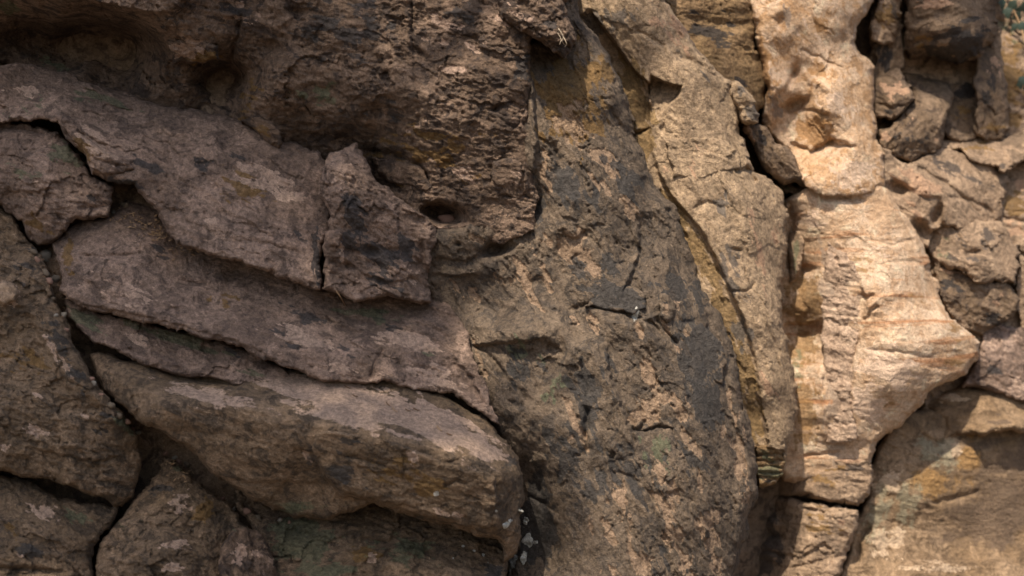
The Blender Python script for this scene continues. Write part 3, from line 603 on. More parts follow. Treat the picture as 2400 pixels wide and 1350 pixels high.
# ------------------------------------------------------------------ the grey buttress and the rocks right of it
build_rock("grey_buttress",
           [(1230, 90), (1262, 88), (1300, 60), (1318, -130), (1340, -130), (1352, 0), (1366, 40), (1396, 82), (1424, 115), (1443, 165), (1463, 205), (1477, 245), (1486, 312), (1502, 345, .7), (1522, 400, .5), (1543, 443, .35), (1583, 480, .35), (1588, 513, .35), (1603, 560, .35), (1620, 588, .35), (1633, 634, .35), (1646, 686, .35), (1680, 727, .35), (1707, 777, .35),
            (1715, 833, .6), (1728, 860, .6), (1744, 945, .7), (1766, 1030), (1777, 1110), (1776, 1165), (1757, 1203), (1752, 1260), (1728, 1320), (1720, 1350), (1700, 1480), (1170, 1480), (1185, 1330), (1200, 1290), (1200, 1100), (1150, 1000), (1100, 930), (1070, 850), (1040, 770), (1000, 720), (960, 640), (960, 540), (1100, 520), (1200, 480), (1215, 300)],
           [(1250, 100, 40), (1300, 130, 10), (1345, 0, 0), (1350, 100, 10), (1262, 200, 95), (1275, 220, 85), (1330, 220, 80), (1400, 230, 50), (1440, 200, 10), (1475, 290, -50), (1340, 330, 90), (1420, 340, 60), (1260, 380, 96), (1250, 470, 78), (1240, 540, 88), (1320, 480, 110), (1400, 420, 90), (1460, 430, 60), (1490, 430, 30), (1512, 430, -40), (1560, 480, -60), (1540, 500, -30),
            (1000, 545, 85), (1100, 560, 108), (1190, 550, 90), (1020, 640, 60), (1100, 630, 85), (1200, 640, 85), (1020, 705, 40), (1150, 730, 65), (1290, 720, 95), (1350, 560, 105), (1300, 600, 85), (1450, 560, 80), (1530, 560, 10), (1590, 560, -60), (1615, 630, -70), (1560, 620, 20), (1400, 680, 110), (1480, 660, 95), (1560, 680, 50), (1630, 700, -30), (1690, 770, -80),
            (1570, 800, 85), (1450, 740, 115), (1400, 820, 120), (1330, 815, 150), (1180, 790, 130), (1250, 880, 150), (1150, 870, 120), (1240, 940, 160), (1320, 900, 160), (1180, 980, 130), (1300, 1050, 165), (1240, 1130, 90), (1270, 1240, 60), (1330, 1220, 140), (1400, 1000, 165), (1400, 1150, 175),
            (1500, 930, 120), (1500, 1050, 135), (1500, 1200, 160), (1600, 950, 95), (1650, 900, 45), (1650, 1050, 80), (1745, 1000, -60), (1765, 1100, -70), (1650, 1200, 75), (1745, 1220, -40), (1720, 1340, -30), (1400, 1340, 185), (1550, 1340, 140), (1240, 1345, 60), (1300, 1450, 190), (1600, 1450, 120)],
           'grey', seed=17, edge=(26, 70), strata=(62, 1.9), lam=0.003, rough=1.0, chip=0.75, peel=4, crisp=0.6, varnish=0.6,
           ops=[('tent', [(1050, 752), (1150, 770), (1290, 786), (1330, 806)], 50, 26), ('tent', [(1330, 806), (1395, 830), (1420, 900), (1440, 980)], 46, 22), ('plate', [(1110, 812), (1180, 800), (1290, 800), (1322, 830), (1300, 890), (1248, 936), (1200, 900), (1150, 850)], -14, 6, 6, (0.05, 0.15)), ('dent', 1160, 585, 34, 18, -15, 60, 3), ('dent', 1075, 573, 7, 5, 0, 18), ('step', [(1010, 600), (1080, 612), (1130, 600)], 14, 30), ('dent', 1090, 640, 50, 14, -10, -14), ('step', [(1010, 640), (1060, 648), (1120, 640)], 16, 30), ('dent', 1250, 480, 38, 50, 20, 30), ('groove', [(1180, 520), (1225, 528), (1255, 515)], 6, 18),
                ('groove', [(1240, 640), (1300, 700), (1370, 760)], 20, 8), ('step', [(1245, 100), (1250, 220), (1258, 330), (1250, 420)], -30, 26, 5), ('groove', [(1300, 330), (1310, 380), (1305, 410)], 8, 16), ('ridge', [(1345, 20), (1440, 220), (1500, 420)], 16, 12),
                ('groove', [(1425, 255), (1460, 300), (1485, 350)], 5, 10), ('step', [(1455, 700), (1490, 620), (1500, 560), (1490, 500)], 26, 60, 4), ('dent', 1470, 600, 26, 40, 10, 26), ('step', [(1400, 740), (1470, 760), (1540, 735), (1600, 700)], -14, 60, 5),
                ('groove', [(1330, 730), (1370, 715), (1420, 720), (1490, 742), (1530, 760), (1560, 800)], 6, 18), ('dent', 1560, 710, 18, 20, 0, -22), ('dent', 1560, 735, 14, 8, 0, 20), ('groove', [(1535, 740), (1555, 770), (1590, 810)], 6, 20), ('step', [(1420, 800), (1430, 880), (1460, 960), (1495, 1060)], -22, 90, 5),
                ('step', [(1520, 770), (1550, 830), (1600, 880), (1620, 960)], -10, 60), ('groove', [(1378, 950), (1374, 1010), (1376, 1070)], 9, 26), ('step', [(1500, 1010), (1530, 1000), (1580, 1000)], 18, 40, 4), ('groove', [(1480, 1005), (1500, 1010), (1512, 985)], 4, 16),
                ('step', [(1310, 770), (1330, 830), (1310, 880), (1245, 945), (1200, 960)], 18, 70, 6), ('groove', [(1150, 830), (1190, 890), (1245, 940)], 6, 16), ('step', [(1060, 800), (1110, 880), (1150, 980)], 14, 50, 5), ('groove', [(1235, 1160), (1290, 1190), (1330, 1225)], 5, 9), ('groove', [(1272, 1080), (1265, 1150), (1275, 1200)], 7, 12),
                ('dent', 1240, 1180, 50, 140, -8, 40), ('groove', [(1430, 1100), (1500, 1130), (1540, 1180)], 5, 9), ('groove', [(1520, 1140), (1550, 1250), (1580, 1350)], 6, 9), ('step', [(1640, 800), (1660, 760), (1650, 710)], 16, 40), ('dent', 1615, 755, 20, 8, 0, 16), ('step', [(1560, 1150), (1580, 1154), (1590, 1140)], 12, 20, 3),
                ('groove', [(1600, 1100), (1630, 1200), (1650, 1300)], 6, 8), ('ridge', [(1700, 820), (1735, 960), (1755, 1080), (1745, 1180)], 16, 12), ('groove', [(1690, 850), (1710, 960), (1725, 1080), (1715, 1200)], 10, 10), ('step', [(1380, 530), (1400, 522), (1420, 525)], 8, 14, 3), ('step', [(1310, 545), (1350, 558), (1375, 535)], 14, 26, 4)],
           paint=[('ochre', 1340, 230, 100, 130, 0, 0.8), ('pale', 1340, 300, 60, 70, 0, 0.6), ('pale', 1420, 380, 60, 30, 50, 0.8), ('pale', 1280, 400, 26, 60, -15, 0.6), ('dark', 1320, 430, 40, 70, -25, 0.8), ('dark', 1250, 480, 40, 60, 0, 0.9), ('dark', 1460, 420, 40, 90, -35, 0.55), ('dark', 1380, 470, 50, 60, -20, 0.5), ('pale', 1395, 430, 8, 50, -30, 0.8), ('pale', 1425, 450, 10, 40, -30, 0.7),
                  ('pale', 1330, 580, 80, 60, 0, 0.65), ('pale', 1240, 660, 90, 60, 20, 0.5), ('pale', 1390, 620, 22, 60, -35, 0.9), ('dark', 1355, 630, 22, 36, -30, 0.9), ('dark', 1430, 620, 18, 46, -30, 0.85), ('dark', 1440, 690, 100, 40, 10, 0.85), ('dark', 1580, 680, 60, 60, 40, 0.7), ('pale', 1580, 705, 12, 30, -20, 0.8), ('pale', 1500, 770, 14, 40, -20, 0.8), ('white', 1490, 738, 9, 18, 10, 1.0),
                  ('pale', 1560, 760, 12, 40, -15, 0.7), ('dark', 1640, 830, 60, 110, -15, 0.95), ('dark', 1660, 940, 50, 90, -10, 0.8), ('pale', 1380, 760, 60, 40, 0, 0.4), ('pale', 1520, 870, 26, 60, -20, 0.8), ('pale', 1510, 970, 40, 40, -20, 1.0), ('pale', 1550, 930, 30, 22, 0, 0.9), ('pale', 1590, 960, 14, 44, -25, 0.95), ('pale', 1615, 940, 12, 22, -20, 0.8), ('pale', 1620, 870, 10, 26, -20, 0.8),
                  ('pale', 1710, 930, 8, 40, -5, 0.8), ('pale', 1695, 1010, 8, 24, 0, 0.7), ('pale', 1735, 1080, 24, 120, -6, 0.75), ('dark', 1560, 1060, 160, 60, 10, 0.4), ('green', 1540, 1070, 50, 70, -20, 0.35), ('dark', 1380, 930, 60, 120, -8, 0.6), ('dark', 1250, 1230, 60, 130, 0, 0.95), ('dark', 1330, 1060, 90, 110, 0, 0.5), ('pale', 1380, 970, 8, 50, -15, 0.5),
                  ('pale', 1560, 1190, 20, 60, -30, 0.8), ('pale', 1580, 1250, 40, 40, -30, 0.6), ('pale', 1385, 1235, 8, 26, -8, 0.9), ('pale', 1430, 1250, 14, 40, -25, 0.9), ('pale', 1410, 1220, 6, 10, 0, 0.9), ('pale', 1475, 1280, 8, 30, 0, 0.8), ('pale', 1500, 1320, 50, 50, 0, 0.65), ('pale', 1440, 1340, 40, 40, 0, 0.4), ('pale', 1610, 1330, 26, 60, -20, 0.8), ('pale', 1680, 1320, 18, 50, -15, 0.7), ('pale', 1640, 1130, 8, 50, -5, 0.6),
                  ('dark', 1420, 1120, 110, 110, 0, 0.45), ('dark', 1640, 1080, 60, 60, 0, 0.4), ('white', 1238, 1268, 13, 16, 10, 1.0), ('white', 1232, 1218, 6, 9, 0, 0.9), ('white', 1254, 1270, 6, 3, -30, 0.9), ('white', 1195, 1320, 16, 26, 20, 0.9), ('white', 1228, 1236, 3, 3, 0, 0.9), ('pale', 1100, 560, 60, 14, 4, 0.6), ('dark', 1220, 860, 90, 50, 30, 0.5), ('green', 1220, 830, 70, 60, 20, 0.45), ('pale', 1130, 850, 16, 60, -20, 0.6),
                  ('pale', 1350, 1000, 30, 90, -10, 0.5), ('pale', 1460, 1180, 40, 90, -15, 0.45), ('pale', 1620, 1050, 40, 100, -12, 0.45), ('pale', 1560, 1120, 40, 90, -25, 0.6), ('pale', 1660, 1240, 40, 90, -12, 0.6), ('pale', 1470, 470, 30, 80, -30, 0.45), ('pale', 1600, 800, 30, 80, -20, 0.5), ('dark', 1500, 1100, 60, 120, -15, 0.5), ('dark', 1560, 1300, 60, 80, 0, 0.4), ('dark', 1640, 690, 40, 40, 40, 0.6), ('pale', 1080, 680, 60, 30, 20, 0.4), ('green', 1300, 910, 60, 30, -45, 0.5), ('dark', 1430, 850, 40, 60, 0, 0.4)],
           label="large grey dark-stained buttress with peeling tan patches, in the centre of the cliff")

build_rock("ribbed_slab",
           [(1330, -130), (1560, -130), (1562, 0), (1600, 62), (1640, 122), (1690, 178), (1722, 196), (1712, 225), (1735, 262), (1733, 300), (1746, 352), (1772, 400), (1828, 442), (1850, 505), (1843, 570), (1836, 625), (1828, 695), (1838, 750), (1846, 800), (1855, 860), (1872, 955), (1858, 1000),
            (1846, 1030), (1842, 1080), (1834, 1112), (1800, 1140), (1775, 1146), (1768, 1090), (1740, 1050), (1700, 950), (1650, 800), (1560, 680), (1490, 560), (1470, 400), (1440, 260), (1400, 150), (1330, 60)],
           [(1340, -100, -140), (1540, -100, -90), (1345, 20, -150), (1450, 0, -70), (1555, 0, -110), (1400, 95, -140), (1455, 150, -145), (1470, 250, -150), (1500, 320, -150), (1430, 60, -80), (1525, 185, -95), (1515, 300, -145), (1560, 270, -110), (1640, 130, -110), (1600, 220, -90), (1710, 220, -170), (1640, 400, -100), (1735, 330, -170), (1540, 400, -110), (1580, 500, -108),
            (1620, 480, -95), (1680, 560, -92), (1760, 560, -135), (1650, 640, -115), (1710, 660, -90), (1760, 760, -105), (1800, 700, -160), (1845, 480, -260), (1830, 640, -265), (1800, 900, -125), (1710, 760, -130), (1750, 880, -145), (1845, 850, -250), (1865, 960, -270), (1825, 1000, -180), (1765, 980, -210), (1785, 1060, -210), (1830, 1060, -210), (1810, 1120, -230)],
           'tan', seed=18, edge=(12, 50), strata=(60, 2.0), lam=0.04, rough=0.6, big=0.3,
           ops=[('plate', [(1524, 180), (1560, 194), (1597, 202), (1590, 225), (1560, 258), (1526, 292), (1522, 230)], -44, 3, 5, (0.2, 0.8)), ('groove', [(1470, 308), (1500, 312), (1525, 300)], 4, 24), ('step', [(1380, 20), (1440, 100), (1490, 170), (1522, 196), (1522, 300)], 60, 90, 3, 2),
                ('step', [(1520, 290), (1530, 360), (1550, 417), (1570, 457), (1610, 500), (1650, 550), (1693, 640), (1743, 750), (1772, 850), (1783, 945), (1797, 1055)], 28, 110, 6, 2), ('groove', [(1490, 70), (1540, 95), (1560, 110)], 4, 8), ('groove', [(1575, 125), (1640, 150), (1690, 190)], 8, 8), ('dent', 1725, 585, 10, 4, 10, 20), ('groove', [(1745, 390), (1760, 410), (1775, 430)], 8, 26), ('groove', [(1720, 405), (1745, 398), (1765, 400)], 5, 16),
                ('groove', [(1710, 680), (1750, 685), (1770, 660)], 4, 10), ('tent', [(1700, 380), (1745, 470), (1775, 570), (1800, 700), (1830, 850), (1838, 960)], 46, 26), ('groove', [(1545, 440), (1570, 500), (1610, 560)], 5, 14), ('groove', [(1620, 490), (1660, 475), (1700, 490)], 6, 8),
                ('step', [(1770, 1046), (1800, 1050), (1838, 1058)], 40, 70, 3), ('groove', [(1775, 1080), (1800, 1076), (1835, 1084)], 3, 10), ('groove', [(1775, 1092), (1805, 1096), (1835, 1094)], 3, 10), ('groove', [(1775, 1108), (1800, 1106), (1830, 1110)], 3, 10), ('groove', [(1778, 1120), (1800, 1122), (1822, 1120)], 3, 10), ('groove', [(1700, 290), (1720, 350), (1735, 400)], 6, 8), ('dent', 1720, 320, 16, 40, -10, 10)],
           paint=[('ochre', 1490, 230, 40, 110, -22, 1.0), ('ochre', 1510, 330, 30, 50, 0, 0.9), ('ochre', 1575, 490, 30, 80, -38, 0.95), ('ochre', 1645, 610, 30, 90, -30, 1.0), ('ochre', 1700, 740, 30, 90, -22, 1.0), ('ochre', 1745, 860, 28, 90, -16, 1.0), ('ochre', 1768, 980, 22, 80, -8, 1.0), ('ochre', 1805, 1100, 50, 50, 0, 1.0), ('green', 1800, 1100, 40, 40, 0, 0.6), ('dark', 1720, 640, 40, 90, -15, 0.55), ('dark', 1740, 780, 40, 60, -15, 0.6), ('dark', 1690, 480, 30, 40, 0, 0.5),
                  ('dark', 1450, 40, 50, 60, -40, 0.5), ('dark', 1390, 60, 40, 60, -30, 0.6), ('dark', 1640, 170, 100, 14, 42, 0.4), ('pale', 1580, 60, 60, 90, -40, 0.5), ('pale', 1640, 380, 80, 60, 0, 0.4), ('pale', 1780, 600, 14, 140, -12, 0.6), ('pale', 1820, 560, 24, 60, 0, 0.5), ('pale', 1800, 900, 40, 60, 0, 0.45), ('dark', 1820, 470, 10, 50, -20, 0.4), ('dark', 1700, 60, 10, 10, 0, 0.4)],
           label="tall tan slab with an ochre groove and triangular notch, right of the grey buttress")

build_rock("shaded_brown_face",
           [(1540, -130), (1770, -130), (1762, 0), (1772, 90), (1800, 200), (1790, 250), (1740, 300), (1690, 230), (1620, 150), (1560, 60)],
           [(1550, -100, -220), (1750, -100, -310), (1580, 0, -230), (1750, 0, -320), (1650, 100, -250), (1770, 150, -340), (1760, 250, -320), (1700, 200, -260)],
           'ochre', seed=19, edge=(18, 40), strata=(4, 1.8), rough=0.8, ops=[('groove', [(1600, 40), (1680, 60), (1760, 50)], 14, 10)],
           paint=[('dark', 1680, 80, 90, 60, 20, 0.5), ('dark', 1730, 200, 60, 30, 30, 0.4)],
           label="dark ochre rock face at the top between the ribbed slab and the sunlit column")

build_rock("grey_wedge_stone",
           [(1700, 205), (1722, 186), (1742, 200), (1768, 232), (1784, 262), (1774, 288), (1752, 294), (1738, 288), (1730, 258), (1712, 232)],
           [(1705, 210, -200), (1740, 220, -160), (1770, 260, -170), (1750, 285, -170), (1720, 240, -170)],
           'tan', seed=20, edge=(16, 50), rough=1.2, paint=[('dark', 1765, 265, 24, 20, 0, 0.9), ('dark', 1735, 215, 12, 16, 0, 0.6)],
           label="small grey stone jammed at the edge of the ribbed slab beside the sunlit column")

build_rock("sunlit_column",
           [(1756, -130), (2075, -130), (2046, 0), (2036, 30), (2006, 62), (2000, 95), (2030, 130), (2050, 160), (2052, 210), (2048, 260), (2060, 330), (2072, 380), (2078, 440, .5), (2040, 452, .12), (1930, 456, .12), (1890, 440, .3), (1870, 400, .6), (1840, 360), (1800, 320), (1782, 270), (1796, 210), (1774, 110), (1758, 0)],
           [(1770, -100, -320), (2040, -100, -390), (1765, 20, -330), (1830, 60, -290), (1790, 180, -330), (1830, 200, -300), (1900, 60, -290), (1980, 60, -320), (2030, 20, -390), (1990, 100, -360), (1950, 180, -280), (2000, 230, -330), (2045, 200, -400), (2050, 300, -390), (1860, 170, -350), (1870, 250, -380), (1920, 260, -290), (1900, 300, -330), (1830, 320, -370), (1950, 340, -310), (2000, 330, -290), (2060, 380, -350), (1900, 380, -290), (1990, 420, -280), (2060, 430, -340), (1860, 370, -330)],
           'cream', seed=21, edge=(18, 56), strata=(55, 1.5), lam=0.004, rough=0.5, chip=0.8,
           ops=[('dent', 1865, 245, 34, 14, -20, 36, 4), ('dent', 1860, 180, 8, 26, 25, 30), ('groove', [(1870, 260), (1910, 262), (1945, 275)], 5, 14), ('step', [(1850, 330), (1900, 350), (1950, 330), (2000, 345)], 20, 60, 4), ('groove', [(1900, 360), (1945, 330), (2010, 345)], 5, 14), ('groove', [(1880, 115), (1930, 140), (1980, 160)], 3, 8), ('dent', 1920, 170, 50, 16, 20, 12),
                ('dent', 1830, 50, 14, 18, 0, 24), ('dent', 2010, 105, 8, 6, 0, 20), ('step', [(1800, 140), (1815, 220), (1810, 320)], -14, 30), ('ridge', [(1850, 60), (1880, 160), (1940, 210), (1990, 300)], 18, 12), ('groove', [(1970, 360), (1966, 410), (1968, 440)], 3, 6), ('dent', 2000, 60, 40, 26, 30, 20)],
           paint=[('ochre', 1910, 310, 60, 46, 20, 0.9), ('ochre', 1930, 170, 50, 22, 20, 0.6), ('ochre', 1790, 160, 30, 90, -8, 0.7), ('dark', 1820, 260, 24, 60, 0, 0.5), ('pale', 1900, 90, 60, 60, 0, 0.4), ('pale', 1960, 240, 80, 50, 30, 0.5), ('pale', 2000, 410, 60, 50, 0, 0.7), ('dark', 1845, 40, 14, 40, 0, 0.6), ('ochre', 1930, 60, 50, 40, 30, 0.5), ('ochre', 1880, 410, 40, 24, 30, 0.4)],
           label="upper pale orange sunlit column with scooped hollows")

build_rock("slanting_grey_stone",
           [(1736, 300), (1760, 286), (1790, 300), (1812, 330), (1850, 352), (1880, 395), (1914, 440), (1890, 448), (1860, 420), (1840, 432), (1800, 410), (1780, 380), (1772, 350)],
           [(1740, 300, -240), (1790, 320, -270), (1840, 370, -280), (1900, 440, -310), (1800, 400, -290), (1775, 350, -280)],
           'brown', seed=22, edge=(14, 50), strata=(50, 1.6), rough=0.9, paint=[('pale', 1755, 320, 14, 40, -20, 0.8), ('pale', 1830, 350, 40, 14, 40, 0.4), ('dark', 1790, 320, 16, 40, -20, 0.6)],
           label="slanting grey-brown stone wedged below the sunlit column, above the dark gap")

build_rock("gap_stone",
           [(1812, 428), (1840, 424), (1868, 434), (1884, 430), (1898, 450), (1868, 462), (1846, 460), (1826, 446)],
           [(1815, 430, -420), (1850, 436, -400), (1890, 445, -390), (1860, 455, -400)], 'brown', seed=23, edge=(8, 30), rough=0.8, paint=[('green', 1840, 440, 30, 12, 0, 0.5)],
           label="tiny stone in the dark gap where ribbed slab and pale columns meet")

build_rock("banded_column",
           [(1836, 470), (1862, 450, .4), (1905, 440, .2), (1960, 432, .15), (2035, 426, .2), (2082, 440, .5), (2100, 480), (2122, 510), (2150, 545), (2172, 572), (2182, 620), (2196, 660), (2206, 705), (2225, 738), (2262, 770), (2297, 800), (2298, 846), (2262, 880), (2212, 900), (2176, 918), (2168, 950), (2122, 985), (2075, 1018),
            (2050, 1046), (2041, 1085), (2040, 1120), (1960, 1130), (1840, 1125), (1800, 1060), (1800, 900), (1800, 700), (1820, 560)],
           [(1845, 480, -390), (1870, 470, -340), (1960, 450, -292), (2075, 450, -330), (1850, 560, -420), (1900, 560, -350), (1840, 650, -430), (1880, 660, -410), (1870, 720, -400), (1900, 745, -400), (1880, 770, -440), (1930, 700, -340), (1960, 600, -310), (2050, 540, -300), (2120, 560, -350), (2050, 680, -260), (2150, 660, -320), (2190, 680, -390), (1930, 850, -350), (1870, 850, -380), (1990, 780, -320), (2020, 700, -290),
            (2100, 800, -245), (2200, 780, -290), (2270, 800, -360), (2280, 850, -380), (2200, 870, -300), (2100, 900, -250), (2150, 930, -310), (1960, 900, -330), (1990, 1000, -340), (1870, 960, -370), (1860, 1060, -380), (1930, 1060, -360), (2030, 1060, -370), (2070, 1000, -330)],
           'banded', seed=24, edge=(16, 60), strata=(6, 2.2), lam=0.002, rough=0.42, chip=0.7, crisp=0.25, varnish=-0.3,
           ops=[('step', [(1840, 752), (1880, 760), (1930, 748)], 36, 50, 4), ('dent', 1885, 632, 22, 9, 5, 26), ('groove', [(1920, 462), (1980, 465), (2035, 470)], 5, 14), ('step', [(1900, 448), (1960, 440), (2030, 445)], 10, 30), ('step', [(2030, 735), (2040, 710), (2070, 690), (2110, 685)], -12, 50, 4), ('groove', [(2010, 695), (2035, 698), (2050, 690)], 4, 12), ('groove', [(2022, 755), (2040, 730), (2060, 720)], 5, 16),
                ('groove', [(2060, 620), (2110, 612), (2170, 615)], 4, 6), ('groove', [(2030, 560), (2090, 575), (2150, 560)], 4, 6), ('groove', [(2120, 700), (2160, 725), (2200, 730)], 5, 6), ('groove', [(2030, 820), (2100, 825), (2200, 840)], 5, 6), ('dent', 2110, 700, 16, 10, 30, 8), ('step', [(1928, 850), (1930, 960), (1940, 1040)], -14, 60, 5), ('groove', [(1880, 1070), (1920, 1066), (1970, 1060)], 4, 10),
                ('groove', [(1850, 470), (1858, 540), (1850, 640)], 8, 30), ('ridge', [(1862, 580), (1866, 620), (1858, 660)], 6, 16), ('step', [(1945, 540), (1960, 565), (1975, 575)], -6, 30), ('tent', [(1925, 560), (1922, 700), (1930, 860), (1935, 1040)], 40, 24), ('step', [(2010, 1040), (1996, 940), (2000, 840), (2030, 755), (2030, 700), (2000, 620)], -12, 50, 4)],
           paint=[('ochre', 1885, 700, 50, 66, 0, 1.0), ('ochre', 1880, 810, 50, 60, 0, 0.8), ('ochre', 1885, 960, 40, 110, 0, 0.75), ('dark', 1960, 680, 50, 130, -14, 0.75), ('dark', 1965, 930, 40, 170, 0, 0.8), ('white', 1990, 840, 5, 8, 0, 0.7), ('white', 1965, 790, 6, 5, 0, 0.7), ('white', 1975, 900, 7, 5, 0, 0.6), ('ochre', 2240, 780, 50, 30, 40, 0.5), ('dark', 2270, 850, 40, 20, 0, 0.4), ('ochre', 2010, 610, 60, 40, 0, 0.45), ('pale', 1900, 510, 60, 40, 0, 0.5), ('pale', 2080, 860, 90, 60, 0, 0.8), ('pale', 2030, 950, 60, 60, 0, 0.8), ('ochre', 2250, 840, 50, 40, 0, 0.5), ('pale', 2060, 590, 60, 26, 0, 0.4), ('green', 1870, 860, 26, 60, 0, 0.5),
                  ('dark', 1890, 560, 26, 60, -10, 0.35), ('ochre', 2070, 950, 14, 8, -20, 0.8), ('ochre', 2090, 945, 8, 6, 0, 0.7), ('ochre', 2150, 700, 60, 60, 0, 0.35), ('dark', 2110, 540, 50, 30, 30, 0.25)],
           label="lower cream sunlit column with rusty horizontal bands and swelling right side")

build_rock("plinth_block",
           [(1835, 1085), (1870, 1072), (1960, 1066), (2036, 1078), (2044, 1110), (2042, 1145), (2030, 1162), (2012, 1190), (1960, 1180), (1890, 1166), (1850, 1164), (1820, 1160), (1822, 1110)],
           [(1825, 1120, -560), (1865, 1090, -430), (2030, 1090, -370), (1950, 1110, -360), (2035, 1150, -370), (1960, 1160, -350), (1870, 1155, -420), (2010, 1180, -370)],
           'fawn', seed=25, edge=(12, 45), strata=(6, 1.8), rough=0.7,
           paint=[('ochre', 1930, 1110, 80, 40, 0, 0.5), ('dark', 2000, 1100, 40, 30, 0, 0.35), ('pale', 1990, 1080, 40, 16, 0, 0.5)],
           label="flat fawn block under the banded column, above the lower horizontal crack")

build_rock("foot_block",
           [(1700, 1120), (1760, 1150), (1840, 1160), (1890, 1176), (1960, 1188), (2016, 1198), (2012, 1230), (1996, 1275), (1975, 1325), (1960, 1352), (1950, 1480), (1680, 1480)],
           [(1730, 1150, -640), (1790, 1180, -620), (1850, 1180, -450), (1950, 1195, -360), (2010, 1205, -370), (1770, 1280, -590), (1850, 1280, -420), (1920, 1260, -350), (1990, 1270, -370), (1760, 1360, -560), (1860, 1340, -400), (1950, 1340, -340), (1750, 1450, -400), (1930, 1450, -330)],
           'fawn', seed=26, edge=(14, 50), strata=(8, 1.7), rough=0.9,
           ops=[('step', [(1840, 1300), (1880, 1305), (1930, 1270), (1960, 1300)], 14, 40, 3), ('groove', [(1850, 1330), (1900, 1320), (1980, 1300)], 5, 12), ('groove', [(1870, 1190), (1930, 1200), (1990, 1196)], 4, 12), ('dent', 1795, 1225, 34, 22, 0, -40, 3), ('dent', 1780, 1290, 40, 26, 0, -34, 3), ('groove', [(1750, 1255), (1800, 1250), (1845, 1262)], 8, 30), ('groove', [(1760, 1300), (1800, 1290), (1840, 1310)], 6, 20), ('dent', 1730, 1250, 30, 30, 0, -20)],
           paint=[('ochre', 1930, 1230, 80, 50, 0, 0.45), ('dark', 1790, 1270, 50, 110, 0, 0.9), ('pale', 1975, 1225, 12, 10, 0, 0.7)],  # the tall dark patch paints in the shadow on the left
           label="lowest fawn block at the foot of the banded column, half in deep, partly painted shadow")

build_rock("stained_wall",
           [(2000, 1220), (2030, 1160), (2034, 1100), (2080, 1000), (2130, 960), (2200, 960), (2400, 985), (2530, 1000), (2530, 1480), (1930, 1480), (1965, 1345), (1985, 1290)],
           [(2030, 1110, -480), (2030, 1200, -455), (2000, 1260, -450), (2100, 1010, -470), (2200, 970, -520), (2400, 1000, -550), (2150, 1150, -445), (2250, 1080, -480), (2350, 1180, -510), (2100, 1280, -470), (2250, 1280, -490), (2400, 1280, -520), (2000, 1340, -420), (2150, 1340, -420), (2350, 1345, -440), (1960, 1450, -380), (2500, 1450, -420), (2500, 1050, -600)],
           'golden', seed=27, edge=(14, 50), strata=(4, 1.8), rough=0.6, chip=0.7, crisp=0.1,
           ops=[('groove', [(2010, 1320), (2016, 1270), (2040, 1230)], 6, 24), ('step', [(2100, 1310), (2200, 1320), (2300, 1312), (2420, 1325)], -16, 60, 5), ('groove', [(2180, 1180), (2230, 1170), (2300, 1150)], 6, 12), ('groove', [(2150, 1010), (2200, 1040), (2260, 1020)], 5, 10)],
           paint=[('green', 2060, 1200, 36, 110, 12, 0.6), ('green', 2200, 1060, 70, 50, 0, 0.65), ('pale', 2080, 1130, 60, 60, 0, 0.55), ('pale', 2080, 1270, 60, 60, 0, 0.6), ('ochre', 2270, 1080, 40, 80, 0, 0.7), ('dark', 2340, 1200, 130, 110, -20, 0.85), ('dark', 2330, 1100, 130, 34, -10, 0.6), ('pale', 2230, 1050, 30, 40, 0, 0.8), ('green', 2130, 1180, 40, 90, 10, 0.6), ('ochre', 2180, 1130, 80, 60, 0, 0.6), ('dark', 2250, 1190, 60, 60, 0, 0.5), ('dark', 2300, 1040, 110, 20, -8, 0.6), ('dark', 2230, 1260, 100, 40, 0, 0.5), ('pale', 2200, 1330, 160, 20, 0, 0.5), ('dark', 2400, 1080, 70, 90, 0, 0.7)],  # green and rust streaks are stains; dark patches also paint in shade
           label="mottled stained rock wall in the lower right corner, greenish and rust streaks, painted shade at right")

build_rock("brown_hood_slab",
           [(2140, 968), (2172, 932), (2220, 912), (2262, 904), (2320, 900), (2380, 918), (2530, 940), (2530, 1000), (2420, 1010), (2330, 1016), (2260, 1018), (2200, 1040), (2135, 1068), (2110, 1060), (2122, 1010)],
           [(2150, 970, -540), (2200, 930, -540), (2300, 915, -530), (2400, 930, -540), (2520, 950, -560), (2200, 990, -490), (2300, 970, -450), (2400, 990, -470), (2250, 1010, -480), (2140, 1050, -520), (2500, 990, -520)],
           'golden', seed=28, edge=(14, 46), strata=(175, 2.0), rough=0.5,
           ops=[('groove', [(2170, 945), (2230, 950), (2300, 930)], 6, 10), ('groove', [(2160, 950), (2215, 985), (2222, 1005), (2190, 1025)], 5, 12), ('dent', 2330, 980, 80, 18, -10, 18)],
           paint=[('pale', 2220, 930, 60, 14, 5, 0.6), ('dark', 2340, 985, 80, 20, -5, 0.6), ('pale', 2340, 920, 80, 12, 5, 0.5)],
           label="smooth brown overhanging slab at lower right above the stained wall")

